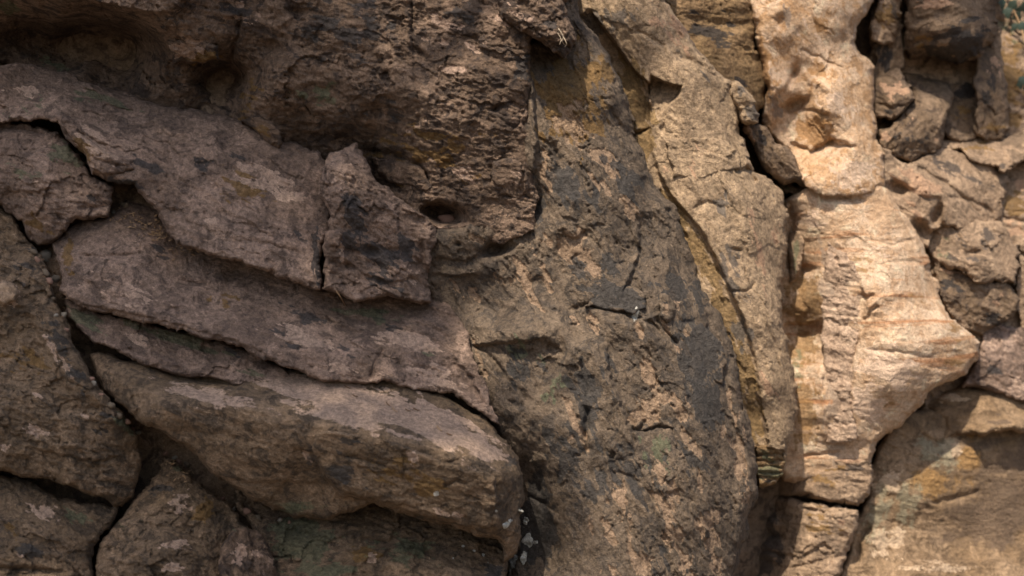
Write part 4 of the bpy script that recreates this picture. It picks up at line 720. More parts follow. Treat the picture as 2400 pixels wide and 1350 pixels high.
# ------------------------------------------------------------------ the jumble at the far right
build_rock("far_wall",
           [(2040, -130), (2560, -130), (2560, 1000), (2180, 980), (2050, 700), (2040, 300)],
           [(2060, -100, -600), (2540, -100, -800), (2060, 300, -540), (2130, 230, -620), (2200, 160, -650), (2280, 170, -660), (2200, 320, -600), (2340, 100, -720), (2400, 300, -690), (2540, 300, -780), (2100, 600, -520), (2200, 500, -520), (2300, 600, -555), (2400, 500, -650), (2400, 700, -640), (2540, 700, -720), (2250, 760, -530), (2250, 900, -570), (2540, 950, -640)],
           'fawn', seed=29, edge=(8, 26), strata=(20, 1.5), rough=0.9, big=1.5,
           paint=[('ochre', 2370, 200, 60, 150, 0, 0.6), ('pale', 2380, 460, 60, 70, 0, 0.6), ('green', 2370, 60, 50, 60, 0, 0.5), ('dark', 2250, 250, 80, 80, 0, 0.5), ('ochre', 2380, 480, 50, 30, 0, 0.6)],
           label="farthest rock wall at the right edge, behind the jumbled blocks")

build_rock("hanging_boulder",
           [(2108, -130), (2345, -130), (2338, 20), (2332, 70), (2316, 110), (2296, 140), (2250, 148), (2200, 142), (2160, 138), (2130, 132), (2112, 120), (2118, 60)],
           [(2120, -100, -480), (2330, -100, -540), (2125, 20, -480), (2220, 0, -410), (2320, 20, -500), (2130, 110, -500), (2200, 90, -400), (2280, 80, -430), (2220, 135, -470), (2290, 130, -500), (2150, 125, -510)],
           'brown', seed=33, edge=(36, 110), strata=(165, 2.0), rough=0.7, chip=0.7, warp=10,
           ops=[('groove', [(2130, 60), (2200, 30), (2280, 40)], 12, 12), ('groove', [(2130, 100), (2210, 90), (2300, 60)], 12, 10)],
           paint=[('dark', 2250, 110, 90, 70, -15, 0.75), ('pale', 2200, 10, 70, 24, 0, 0.6), ('ochre', 2160, 100, 40, 40, 0, 0.5)],
           label="round dark-brown boulder hanging at the upper right over a black cavity")

build_rock("chockstone",
           [(2057, -140), (2112, -140), (2114, -1), (2110, 52), (2102, 97), (2069, 104), (2044, 89), (2037, 63), (2050, 31)],
           [(2065, -100, -520), (2065, 0, -520), (2090, 30, -500), (2060, 70, -500), (2100, 80, -540)],
           'fawn', seed=34, edge=(8, 30), rough=1.2, paint=[('ochre', 2080, 40, 40, 40, 0, 0.6), ('dark', 2095, 20, 12, 50, -15, 0.5)],
           label="small fawn stone at the top, between the sunlit column and the hanging boulder")

build_rock("pink_angular_stone",
           [(2038, 214), (2057, 188), (2090, 161), (2113, 156), (2126, 188), (2134, 214), (2143, 236), (2130, 257), (2100, 271), (2079, 282), (2049, 286)],
           [(2050, 240, -480), (2090, 180, -500), (2120, 220, -440), (2085, 240, -420), (2060, 275, -470), (2110, 260, -460)],
           'brown', seed=35, edge=(7, 28), rough=0.8, chip=0.7, warp=9, paint=[('pale', 2090, 215, 50, 30, 0, 0.6), ('dark', 2070, 262, 40, 10, 10, 0.4)],
           ops=[('groove', [(2050, 240), (2090, 252), (2130, 245)], 4, 10)],
           label="angular pinkish-brown stone right of the sunlit column, in the shade of the hollow")

build_rock("shaded_post",
           [(2060, 10), (2104, 4), (2116, 40), (2114, 100), (2122, 160), (2100, 180), (2062, 204), (2040, 216), (2044, 150), (2052, 90)],
           [(2070, 30, -560), (2105, 40, -560), (2080, 90, -540), (2110, 140, -560), (2060, 180, -560)],
           'brown', seed=36, edge=(8, 26), strata=(100, 1.5), rough=1.0, paint=[('dark', 2070, 130, 24, 70, 0, 0.6), ('pale', 2085, 60, 22, 30, 0, 0.5)],
           label="narrow upright reddish stone above the pinkish stone")

build_rock("draped_lobe",
           [(2108, 160), (2160, 178), (2222, 195), (2238, 230), (2222, 262), (2214, 318), (2208, 352), (2165, 366), (2136, 386), (2100, 366), (2058, 338), (2060, 305), (2104, 282), (2144, 232), (2124, 195)],
           [(2130, 175, -600), (2200, 200, -610), (2150, 220, -530), (2210, 230, -510), (2160, 270, -460), (2080, 310, -450), (2130, 320, -420), (2180, 320, -480), (2135, 370, -470), (2190, 345, -500)],
           'brown', seed=37, edge=(10, 40), strata=(120, 1.5), rough=0.8,
           paint=[('dark', 2130, 325, 60, 24, 10, 0.5), ('pale', 2140, 270, 30, 40, -30, 0.35), ('pale', 2075, 320, 16, 20, 0, 0.6), ('pale', 2200, 330, 20, 14, 0, 0.5)],
           label="smooth brown lobe drooping below the hanging boulder to the shaded ledge")

build_rock("inner_block",
           [(2200, 200), (2250, 190), (2305, 196), (2318, 250), (2310, 300), (2290, 322), (2240, 330), (2200, 310), (2208, 262)],
           [(2225, 225, -610), (2280, 215, -620), (2260, 250, -590), (2300, 270, -600), (2230, 280, -580)],
           'brown', seed=38, edge=(9, 34), rough=0.8, chip=0.7, warp=9, paint=[('dark', 2270, 210, 40, 30, 0, 0.8), ('ochre', 2260, 260, 40, 24, 0, 0.5)],
           label="dim brown block inside the black cavity under the hanging boulder")

build_rock("leaning_post_stone",
           [(2292, 80), (2340, 66), (2350, 120), (2358, 190), (2368, 300), (2348, 330), (2300, 326), (2276, 316), (2288, 240), (2284, 160)],
           [(2310, 100, -620), (2335, 160, -590), (2310, 180, -560), (2340, 230, -570), (2330, 300, -560), (2290, 305, -580), (2362, 290, -620)],
           'brown', seed=39, edge=(8, 34), strata=(80, 1.6), rough=0.8, paint=[('pale', 2330, 150, 24, 50, 0, 0.45), ('dark', 2320, 220, 30, 50, 0, 0.6), ('ochre', 2330, 300, 30, 16, 0, 0.6)],
           label="upright reddish-brown stone at the right of the black cavity")

build_rock("ledge_rock",
           [(2178, 339), (2232, 316), (2296, 320), (2371, 316), (2424, 286), (2574, 286), (2574, 425), (2424, 373), (2392, 382), (2344, 403), (2328, 387), (2285, 380), (2242, 352)],
           [(2200, 340, -560), (2300, 330, -600), (2400, 310, -640), (2540, 310, -700), (2260, 350, -540), (2310, 375, -540), (2380, 360, -570), (2540, 400, -640)],
           'fawn', seed=40, edge=(7, 28), strata=(10, 1.6), rough=1.0, paint=[('dark', 2350, 390, 24, 14, -30, 0.6), ('ochre', 2300, 350, 80, 24, 0, 0.45)],
           label="knobbly fawn ledge crossing the far right above the sloping rock")

build_rock("sloping_rock",
           [(2051, 343), (2087, 367), (2130, 381), (2167, 363), (2210, 346), (2263, 356), (2338, 388), (2360, 408), (2355, 450), (2349, 493), (2338, 525), (2285, 547), (2215, 525), (2167, 579), (2135, 552), (2092, 493), (2062, 440)],
           [(2070, 370, -420), (2130, 400, -430), (2220, 370, -520), (2330, 410, -560), (2085, 440, -410), (2170, 450, -420), (2260, 430, -500), (2200, 510, -440), (2160, 540, -430), (2320, 500, -540), (2130, 490, -420)],
           'fawn', seed=41, edge=(8, 34), strata=(28, 1.8), rough=0.7, chip=0.7, warp=10,
           ops=[('dent', 2105, 442, 26, 16, 20, 50, 3), ('step', [(2150, 458), (2180, 462), (2205, 458)], 14, 40), ('dent', 2195, 505, 12, 26, 20, 40, 3), ('dent', 2160, 540, 16, 26, -40, 50, 3), ('groove', [(2150, 390), (2230, 440), (2300, 500)], 6, 14), ('groove', [(2220, 460), (2280, 470), (2330, 500)], 5, 10)],
           paint=[('pale', 2150, 430, 80, 30, 28, 0.75), ('dark', 2220, 390, 60, 24, 20, 0.5), ('dark', 2290, 420, 60, 40, 20, 0.4), ('pale', 2140, 490, 40, 20, 40, 0.5)],
           label="smooth sloping fawn rock right of the columns, holed at its lower edge")

build_rock("grey_cube_stone",
           [(2164, 553), (2194, 515), (2237, 494), (2291, 499), (2344, 526), (2387, 574), (2389, 622), (2383, 665), (2344, 669), (2301, 660), (2248, 635), (2194, 628), (2173, 601)],
           [(2180, 580, -500), (2220, 530, -480), (2300, 520, -510), (2370, 590, -520), (2220, 600, -450), (2300, 590, -440), (2370, 650, -500), (2310, 640, -460)],
           'fawn', seed=42, edge=(9, 36), rough=0.7, chip=0.7, warp=10, ops=[('dent', 2280, 592, 26, 12, -15, 24), ('groove', [(2230, 500), (2250, 560), (2250, 600)], 5, 8)],
           paint=[('green', 2210, 580, 34, 40, 0, 0.4), ('dark', 2230, 590, 50, 40, 0, 0.35), ('dark', 2300, 560, 60, 40, 0, 0.45), ('dark', 2290, 605, 40, 14, 0, 0.5)],
           label="blocky grey-brown stone right of the banded column")

build_rock("lower_jumble_stone",
           [(2181, 606), (2237, 625), (2301, 652), (2354, 662), (2392, 700), (2376, 743), (2333, 764), (2301, 785), (2258, 775), (2221, 732), (2199, 689)],
           [(2200, 630, -500), (2280, 660, -480), (2370, 690, -520), (2240, 700, -460), (2320, 720, -470), (2290, 765, -500)],
           'brown', seed=43, edge=(8, 34), rough=1.0, ops=[('groove', [(2200, 622), (2250, 632), (2310, 640)], 5, 18)],
           paint=[('pale', 2230, 632, 50, 10, 10, 0.7), ('dark', 2230, 670, 40, 24, 10, 0.6), ('pale', 2340, 700, 24, 24, 0, 0.5), ('dark', 2330, 745, 40, 20, 0, 0.6)],
           label="dark-topped brown stone below the blocky grey stone at right")

build_rock("purple_toe_rock",
           [(2274, 738), (2317, 754), (2402, 770), (2574, 786), (2574, 968), (2402, 952), (2349, 930), (2295, 909), (2255, 908), (2287, 861), (2300, 796)],
           [(2290, 760, -520), (2400, 790, -560), (2540, 810, -620), (2310, 850, -490), (2400, 860, -520), (2540, 940, -560), (2300, 900, -500), (2400, 930, -500)],
           'purple', seed=44, edge=(9, 34), rough=1.1, paint=[('pale', 2340, 800, 70, 40, 10, 0.5), ('dark', 2330, 870, 40, 40, 0, 0.4), ('pale', 2390, 900, 50, 24, 0, 0.5)],
           label="purplish rough rock at the right edge beside the swelling of the banded column")

build_rock("edge_block",
           [(2341, 389), (2394, 373), (2571, 368), (2571, 796), (2399, 785), (2382, 710), (2382, 624), (2373, 571), (2330, 517), (2337, 442)],
           [(2350, 420, -620), (2400, 400, -640), (2540, 400, -700), (2360, 500, -600), (2400, 520, -600), (2540, 600, -660), (2395, 650, -600), (2410, 750, -600), (2540, 760, -660)],
           'fawn', seed=45, edge=(8, 30), strata=(5, 1.8), rough=0.8, chip=0.7, warp=9, ops=[('groove', [(2340, 510), (2380, 515), (2430, 520)], 5, 16), ('groove', [(2380, 590), (2420, 600), (2450, 600)], 5, 16)],
           paint=[('ochre', 2380, 480, 40, 40, 0, 0.6), ('pale', 2380, 540, 40, 30, 0, 0.6), ('pale', 2395, 440, 30, 40, 0, 0.5)],
           label="fawn block cut off by the right edge, behind the blocky grey stone")

# ------------------------------------------------------------------ loose things
def plain_mat(name, col, rough=0.8, var=0.35, sc=60):
    m, nt, bs = new_mat(name)
    n = nt.nodes.new("ShaderNodeTexNoise"); n.inputs["Scale"].default_value = sc; n.inputs["Detail"].default_value = 4
    x = nt.nodes.new("ShaderNodeMix"); x.data_type = 'RGBA'
    x.inputs[6].default_value = tuple(c * (1 - var) for c in col) + (1,); x.inputs[7].default_value = tuple(c * (1 + var) for c in col) + (1,)
    nt.links.new(n.outputs[0], x.inputs[0]); nt.links.new(x.outputs[2], bs.inputs["Base Color"])
    bs.inputs["Roughness"].default_value = rough
    return m


def mesh_obj(name, verts, faces, mat, smooth=True):
    me = bpy.data.meshes.new(name); me.from_pydata([tuple(map(float, v)) for v in verts], [], faces)
    if smooth:
        me.polygons.foreach_set('use_smooth', [True] * len(me.polygons))
    me.materials.append(mat)
    o = bpy.data.objects.new(name, me); COL.objects.link(o)
    return o


def tag(o, label, cat, group=None):
    o['label'] = label; o['category'] = cat; o['kind'] = 'thing'
    if group: o['group'] = group
    return o


def tube(path, r0, r1, sides=6):
    """tapered tube along points (metres) -> verts, faces"""
    path = [np.array(p, float) for p in path]; n = len(path)
    vs, fs = [], []
    for i, p in enumerate(path):
        d = path[min(i + 1, n - 1)] - path[max(i - 1, 0)]; d /= np.linalg.norm(d) + 1e-12
        a = np.cross(d, [0.31, 0.2, 0.93]); a /= np.linalg.norm(a); b = np.cross(d, a)
        r = r0 + (r1 - r0) * i / max(1, n - 1)
        for k in range(sides):
            t = 2 * math.pi * k / sides
            vs.append(p + r * (math.cos(t) * a + math.sin(t) * b))
    for i in range(n - 1):
        for k in range(sides):
            fs.append((i * sides + k, i * sides + (k + 1) % sides, (i + 1) * sides + (k + 1) % sides, (i + 1) * sides + k))
    fs.append(tuple(range(sides - 1, -1, -1))); fs.append(tuple(range((n - 1) * sides, n * sides)))
    return vs, fs


# finding the rock surface under a photo pixel
deps = bpy.context.evaluated_depsgraph_get()
bpy.context.view_layer.update()


def surface(u, v):
    o = Vector((0, 0, CAM_Z)); d = (Vector(place(np.float64(u), np.float64(v), 0.0)) - o).normalized()
    hit, loc, nor, _, _, _ = scene.ray_cast(deps, o, d)
    return (loc, nor) if hit else (Vector(place(np.float64(u), np.float64(v), 0.0)), Vector((0, -1, 0)))

# parts of the rocks: flakes, lumps and broken ends that stand out from their rock
def flake(owner, name, outline, h0, mat, seed, tilt=(0, 0), edge=(7, 14), rough=0.8, strata=(20, 1.5), paint=(), ops=(), label=None, warp=5, depth=50):
    c = np.mean(outline, 0)
    # follow the surface of the owner, a little proud of it
    pts = []
    for (x, y) in list(outline) + [tuple(c)]:
        x2, y2 = c[0] + (x - c[0]) * 0.85, c[1] + (y - c[1]) * 0.85
        loc, _ = surface(x2, y2)
        hh = (D0 - loc.y) / PX
        pts.append((x2, y2, hh))
    med = float(np.median([p[2] for p in pts]))
    pts = [(x, y, np.clip(h, med - 25, med + 25) + h0 + tilt[0] * (x - c[0]) + tilt[1] * (y - c[1])) for x, y, h in pts]
    o = build_rock(name, outline, pts, mat, seed=seed, edge=edge, rough=rough, strata=strata, paint=paint, ops=ops, warp=warp, big=0.3, depth=depth, lam=0.2, parent=ROCKS[owner])
    if label: o['label'] = label
    return o


flake("upper_slab", "flake", [(128, 268), (158, 272), (200, 318), (240, 352), (300, 372), (318, 392), (290, 412), (240, 408), (212, 396), (196, 352), (160, 312)], 13, 'purple', 51, strata=(35, 2.0), rough=1.2, tilt=(0.0, 0.0),
      paint=[('pale', 240, 345, 70, 36, 35, 0.75), ('ochre', 195, 340, 20, 50, -30, 0.7)], ops=[('groove', [(160, 280), (200, 322), (250, 352), (300, 380)], 3, 9), ('groove', [(220, 372), (260, 385), (300, 388)], 3, 8)], label="tan flaking layers on the slab's left edge")
flake("overhanging_boulder", "flake", [(566, 282), (600, 274), (636, 282), (656, 312), (666, 338), (650, 350), (624, 332), (596, 304)], 16, 'umber', 52, paint=[('ochre', 610, 300, 50, 30, 30, 0.4)])
flake("overhanging_boulder", "flake", [(868, 368), (920, 372), (968, 384), (996, 402), (1012, 436), (1000, 452), (960, 440), (915, 425), (885, 405)], 10, 'umber', 53)
flake("overhanging_boulder", "flake", [(1155, 378), (1180, 370), (1215, 376), (1236, 400), (1240, 450), (1215, 470), (1170, 460), (1152, 420)], 8, 'umber', 54, paint=[('pale', 1200, 420, 40, 40, 0, 0.4)])
flake("left_boulder", "lump", [(-20, 668), (10, 655), (34, 660), (48, 690), (40, 712), (10, 722), (-20, 715)], 22, 'fawn', 55, edge=(22, 34), label="pale tan lump on the boulder's left side")
flake("front_slab", "front_plate", [(728, 1012), (800, 1010), (900, 1030), (1000, 1065), (1100, 1098), (1160, 1118), (1166, 1180), (1150, 1240), (1060, 1222), (960, 1192), (880, 1172), (800, 1150), (765, 1115), (735, 1062)], 10, 'olive', 56, edge=(9, 20), strata=(16, 1.7), rough=0.9,
      paint=[('dark', 800, 1110, 80, 40, 30, 0.55), ('pale', 967, 1072, 15, 21, -20, 1.0), ('ochre', 960, 1120, 150, 50, 15, 0.5), ('white', 1022, 1157, 9, 7, -30, 1.0), ('dark', 800, 1030, 60, 20, 10, 0.5), ('pale', 1050, 1200, 60, 20, 15, 0.4)],
      ops=[('groove', [(805, 1068), (850, 1078), (905, 1092)], 5, 12), ('groove', [(1040, 1142), (1070, 1128), (1100, 1135)], 5, 14), ('groove', [(1040, 1092), (1070, 1082), (1090, 1066)], 3, 7)], label="broken plate on the slab's front face, stepped lower edge")
flake("ribbed_slab", "broken_end", [(1770, 1048), (1800, 1042), (1836, 1054), (1842, 1080), (1836, 1112), (1806, 1136), (1778, 1146), (1772, 1100)], 10, 'ochre', 57, edge=(6, 18), rough=1.0, strata=(2, 2.5),
      ops=[('groove', [(1768, 1064), (1800, 1068), (1840, 1062)], 3, 12), ('groove', [(1768, 1078), (1805, 1082), (1842, 1078)], 3, 12), ('groove', [(1768, 1092), (1800, 1090), (1842, 1096)], 3, 12), ('groove', [(1768, 1106), (1805, 1110), (1842, 1104)], 3, 12), ('groove', [(1768, 1121), (1800, 1118), (1830, 1122)], 3, 12)],
      paint=[('green', 1805, 1095, 40, 50, 0, 0.6), ('dark', 1800, 1130, 30, 16, 0, 0.5)], label="olive layered broken lower end of the slab")
flake("grey_buttress", "flake", [(1480, 1010), (1520, 1002), (1570, 1004), (1586, 1040), (1592, 1090), (1570, 1140), (1536, 1160), (1505, 1120), (1486, 1060)], 7, 'grey', 58, strata=(62, 1.5), edge=(6, 10), paint=[('green', 1540, 1070, 60, 80, 0, 0.5)])
flake("grey_buttress", "flake", [(1400, 690), (1470, 668), (1510, 690), (1518, 724), (1480, 738), (1420, 722), (1372, 716)], 9, 'grey', 59, strata=(10, 1.5), edge=(7, 12), paint=[('dark', 1450, 700, 90, 40, 0, 0.9)])
flake("grey_buttress", "flake", [(1548, 690), (1572, 692), (1584, 715), (1580, 742), (1560, 756), (1544, 738)], 14, 'grey', 60, edge=(10, 18), paint=[('pale', 1560, 720, 14, 30, 0, 0.6)])
flake("grey_buttress", "flake", [(1600, 770), (1640, 760), (1690, 800), (1704, 850), (1690, 900), (1650, 880), (1615, 830)], 6, 'grey', 61, strata=(60, 1.5), edge=(6, 10), paint=[('dark', 1655, 830, 60, 80, 0, 0.9)])
flake("fin_stone", "knob", [(760, 545), (785, 535), (800, 548), (796, 575), (776, 582), (760, 570)], 14, 'purple', 62, edge=(12, 20))
flake("banded_column", "flake", [(1852, 545), (1872, 540), (1884, 562), (1880, 610), (1868, 650), (1852, 660), (1846, 600)], 16, 'fawn', 63, strata=(85, 1.5), paint=[('green', 1866, 600, 20, 60, 0, 0.5)])

flake("banded_column", "mottled_plate", [(1938, 566), (1985, 596), (2022, 650), (2032, 700), (2028, 750), (2004, 830), (1998, 930), (2008, 1030), (1965, 1042), (1937, 1036), (1930, 860), (1924, 700)], 6, 'mottled', 64, edge=(10, 12), rough=0.9, label="grey mottled plate on the left flank of the column")
flake("overhanging_boulder", "ledge", [(388, 98), (450, 88), (512, 104), (514, 138), (470, 150), (408, 148)], 16, 'umber', 65, edge=(10, 22), rough=1.2, paint=[('pale', 430, 115, 50, 30, 10, 0.7), ('ochre', 480, 130, 40, 20, 0, 0.7)], label="small ledge painted pale as if lit, above the second hollow")  # the pale patch paints light onto the ledge
flake("ribbed_slab", "flake", [(1560, 330), (1620, 318), (1700, 326), (1728, 352), (1732, 392), (1690, 402), (1640, 420), (1580, 410)], 5, 'tan', 66, edge=(6, 8), rough=0.7)
def blob(u, v, a, b, seed):
    q_ = random.Random(seed)
    return [(u + a * q_.uniform(.65, 1.25) * math.cos(k * math.pi / 5), v + b * q_.uniform(.65, 1.25) * math.sin(k * math.pi / 5)) for k in range(10)]
for k, (ow, u, v, a, b) in enumerate([("grey_buttress", 1490, 735, 8, 15), ("grey_buttress", 1238, 1268, 14, 17), ("grey_buttress", 1232, 1219, 7, 10), ("grey_buttress", 1256, 1270, 8, 4), ("grey_buttress", 1228, 1308, 9, 16), ("front_slab", 1022, 1157, 8, 6), ("front_slab", 1186, 1231, 9, 7), ("front_slab", 1196, 1221, 5, 5), ("front_slab", 1218, 1196, 5, 6)]):
    flake(ow, "lichen", blob(u, v, a, b, k), 2.5, 'lichen', 70 + k, edge=(3, 2.5), rough=0.8, warp=3, depth=12)

# a flat pebble lying in the eye-shaped hole
def pebble(name, u, v, a, b, c, mat, seed, roll=0.0):
    loc, nor = surface(u, v)
    k = loc.y / D0 * PX
    rr = random.Random(seed); vs, fs = [], []
    n, m_ = 14, 9
    for i in range(m_ + 1):
        th = math.pi * i / m_
        for j in range(n):
            ph = 2 * math.pi * j / n
            d = 1 + 0.16 * math.sin(2.3 * ph + seed) * math.sin(th) + 0.10 * math.cos(3.1 * th + seed * 2 + ph) + 0.03 * rr.uniform(-1, 1)
            x, z, y = a * d * math.sin(th) * math.cos(ph), b * d * math.cos(th), c * d * math.sin(th) * math.sin(ph)
            x, z = x * math.cos(roll) - z * math.sin(roll), x * math.sin(roll) + z * math.cos(roll)
            vs.append((x * k, y * k, z * k))
    for i in range(m_):
        for j in range(n):
            fs.append((i * n + j, (i + 1) * n + j, (i + 1) * n + (j + 1) % n, i * n + (j + 1) % n))
    o = mesh_obj(name, vs, fs, mat)
    o.location = loc + nor * (0.35 * b * k)
    return o


stone_m = plain_mat("reddish_pebble_stone", (0.22, 0.13, 0.095), 0.85, 0.35, 90)
grey_m = plain_mat("grey_pebble_stone", (0.24, 0.21, 0.17), 0.85, 0.4, 90)
dirt_m = plain_mat("dark_earthy_stone", (0.13, 0.10, 0.07), 0.9, 0.4, 70)
straw_m = plain_mat("dry_straw", (0.34, 0.22, 0.12), 0.7, 0.3, 40)
dead_m = plain_mat("dead_leaf", (0.17, 0.10, 0.055), 0.8, 0.4, 40)
pale_m = plain_mat("bleached_leaf", (0.46, 0.38, 0.28), 0.8, 0.3, 60)
tag(pebble("pebble", 1050, 519, 25, 12, 12, stone_m, 3, -0.15), "flat reddish pebble lying in the eye-shaped hole of the boulder", "pebble")
tag(pebble("pebble", 112, 600, 16, 14, 12, grey_m, 5), "small grey pebble in the crack at the far left, below the wedge block", "pebble")
tag(pebble("pebble", 128, 655, 11, 9, 8, grey_m, 8), "tiny pale pebble low in the left crack beside the middle slab", "pebble")

# rubble lodged in the joints on the left
rq = random.Random(17)
for (pts, n, lab, grp) in (([(70, 590), (105, 640), (135, 720), (165, 800)], 8, "small stone lodged in the crack beside the left boulder", "rubble in the steep left crack"),
                           ([(270, 450), (285, 470), (300, 480), (262, 500)], 5, "small stone in the pocket under the wedge block", "rubble in the pocket"),
                           ([(190, 870), (240, 930), (290, 985), (335, 1030)], 8, "small stone packed between left boulder and front slab", "rubble beside the front slab"),
                           ([(520, 1165), (560, 1195), (640, 1215), (700, 1225)], 6, "small stone tucked under the front slab", "rubble under the front slab"),
                           ([(390, 1060), (420, 1075), (450, 1095)], 5, "small stone on top of the fractured boulder", "rubble on the fractured boulder")):
    spots = []
    for k in range(n):
        f = (k + rq.uniform(0.15, 0.85)) / n * (len(pts) - 1); i = min(int(f), len(pts) - 2); f -= i
        spots.append((pts[i][0] + f * (pts[i + 1][0] - pts[i][0]) + rq.gauss(0, 3), pts[i][1] + f * (pts[i + 1][1] - pts[i][1]) + rq.gauss(0, 3)))
    by_height = sorted(spots, key=lambda p: p[1])
    for k, (u, v) in enumerate(by_height):
        a = rq.uniform(4.5, 10)
        place_word = "topmost of its row" if k == 0 else "lowest of its row" if k == n - 1 else ("second", "third", "fourth", "fifth", "sixth", "seventh")[k - 1] + " from the top"
        tag(pebble("pebble", u, v, a, a * rq.uniform(.6, .9), a * .8, rq.choice((grey_m, stone_m, dirt_m)), 30 + k, rq.uniform(-1, 1)), lab + ", " + place_word, "pebble", grp)

# dry needles and straws
STRAWS = [(827, 927, 839, 931, 'dead'), (905, 944, 914, 953, 'dead'), (920, 958, 930, 967, 'straw'), (950, 960, 962, 964, 'dead'), (968, 958, 984, 963, 'dead'), (1024, 1000, 1036, 1012, 'straw'), (1046, 1017, 1060, 1021, 'dead'), (808, 905, 822, 911, 'dead')]
WHERE = ["left end of the pale top", "upper middle of the pale top", "middle of the pale top, slanting", "middle of the pale top, lying flat", "middle right of the pale top", "right part of the pale top, reddish", "right part of the pale top, dark", "back left of the pale top"]
for (x0, y0, x1, y1, mk), wh in zip(STRAWS, WHERE):
    pa = []
    for t in (0, 0.33, 0.66, 1):
        loc, nor = surface(x0 + (x1 - x0) * t, y0 + (y1 - y0) * t + 1.5 * math.sin(3 * t))
        pa.append(np.array(loc + nor * 0.002))
    v_, f_ = tube(pa, 0.0016, 0.0009, 5)
    b0 = pa[0]; o = mesh_obj("dry_needle", [p - b0 for p in v_], f_, straw_m if mk == 'straw' else dead_m); o.location = b0
    tag(o, "tiny dry needle on the front slab, " + wh, "needle", "dry needles on the front slab")
loc, nor = surface(790, 682); b0 = np.array(loc + Vector((0, -0.012, 0)))
l2, _ = surface(812, 716); e0 = np.array(l2 + Vector((0, -0.02, 0)))
v_, f_ = tube([b0, b0 * 0.6 + e0 * 0.4 + np.array([0.003, -0.012, 0.0]), e0], 0.0016, 0.001, 5)
o = mesh_obj("straw", [p - b0 for p in v_], f_, straw_m); o.location = b0
tag(o, "thin pale straw hanging at the foot of the fin-shaped stone", "straw")

# root fibres under the rough knob
rv, rf = [], []
rt = random.Random(5)
for k in range(3):
    u0 = rt.uniform(1306, 1318); v0 = rt.uniform(66, 76)
    loc, nor = surface(u0, v0); p = np.array(loc) + np.array([0, -0.006, 0])
    pa = [p]
    for q in range(4):
        p = p + np.array([rt.uniform(-.006, .006), rt.uniform(-.006, .004), -rt.uniform(.006, .011)]); pa.append(p)
    v_, f_ = tube(pa, 0.0011, 0.0006, 4); n0 = len(rv)
    rv += v_; rf += [tuple(i + n0 for i in f) for f in f_]
b0 = np.array(rv[0]); o = mesh_obj("root_fibres", [p - b0 for p in rv], rf, pale_m); o.location = b0
tag(o, "thin pale root fibres dangling from the rough brown knob", "roots")

# leaf litter caught in the gap at the head of the middle slab and in the left crack
def litter(name, spots, n, mat, seed, label):
    q = random.Random(seed); vs, fs = [], []
    for k in range(n):
        cu, cv, ru, rv_ = q.choice(spots)
        loc, nor = surface(q.gauss(cu, ru), q.gauss(cv, rv_))
        c = np.array(loc + nor * q.uniform(0.001, 0.006))
        a = np.array([q.gauss(0, 1), q.gauss(0, .5), q.gauss(0, .6)]); a /= np.linalg.norm(a)
        b = np.cross(a, np.array(nor) + 0.5 * np.array([q.gauss(0, 1), q.gauss(0, 1), q.gauss(0, 1)])); b /= np.linalg.norm(b) + 1e-9
        m3 = np.cross(a, b); l = q.uniform(.003, .007); w = l * q.uniform(.15, .45); o_ = len(vs)
        vs += [c - a * l, c - b * w + m3 * w * .7, c + a * l + m3 * l * .3, c + b * w + m3 * w * .7, c]
        fs += [(o_, o_ + 1, o_ + 4), (o_, o_ + 4, o_ + 3), (o_ + 1, o_ + 2, o_ + 4), (o_ + 4, o_ + 2, o_ + 3)]
    b0 = np.array(vs[0]); o = mesh_obj(name, [np.array(p) - b0 for p in vs], fs, mat, False); o.location = b0
    o['kind'] = 'stuff'; o['label'] = label; o['category'] = 'leaf litter'
    return o


litter("leaf_litter", [(300, 508, 22, 9), (340, 530, 20, 12), (370, 548, 14, 10), (420, 590, 22, 7)], 150, straw_m, 3, "dry brown leaf litter caught at the head of the middle slab")
litter("leaf_litter", [(110, 605, 12, 14), (125, 650, 10, 20), (150, 700, 8, 20)], 70, dead_m, 4, "dark leaf litter lodged in the crack at the far left")
litter("leaf_litter", [(400, 1085, 14, 8), (430, 1110, 14, 10)], 50, straw_m, 6, "dry crumbs of litter on top of the fractured boulder")

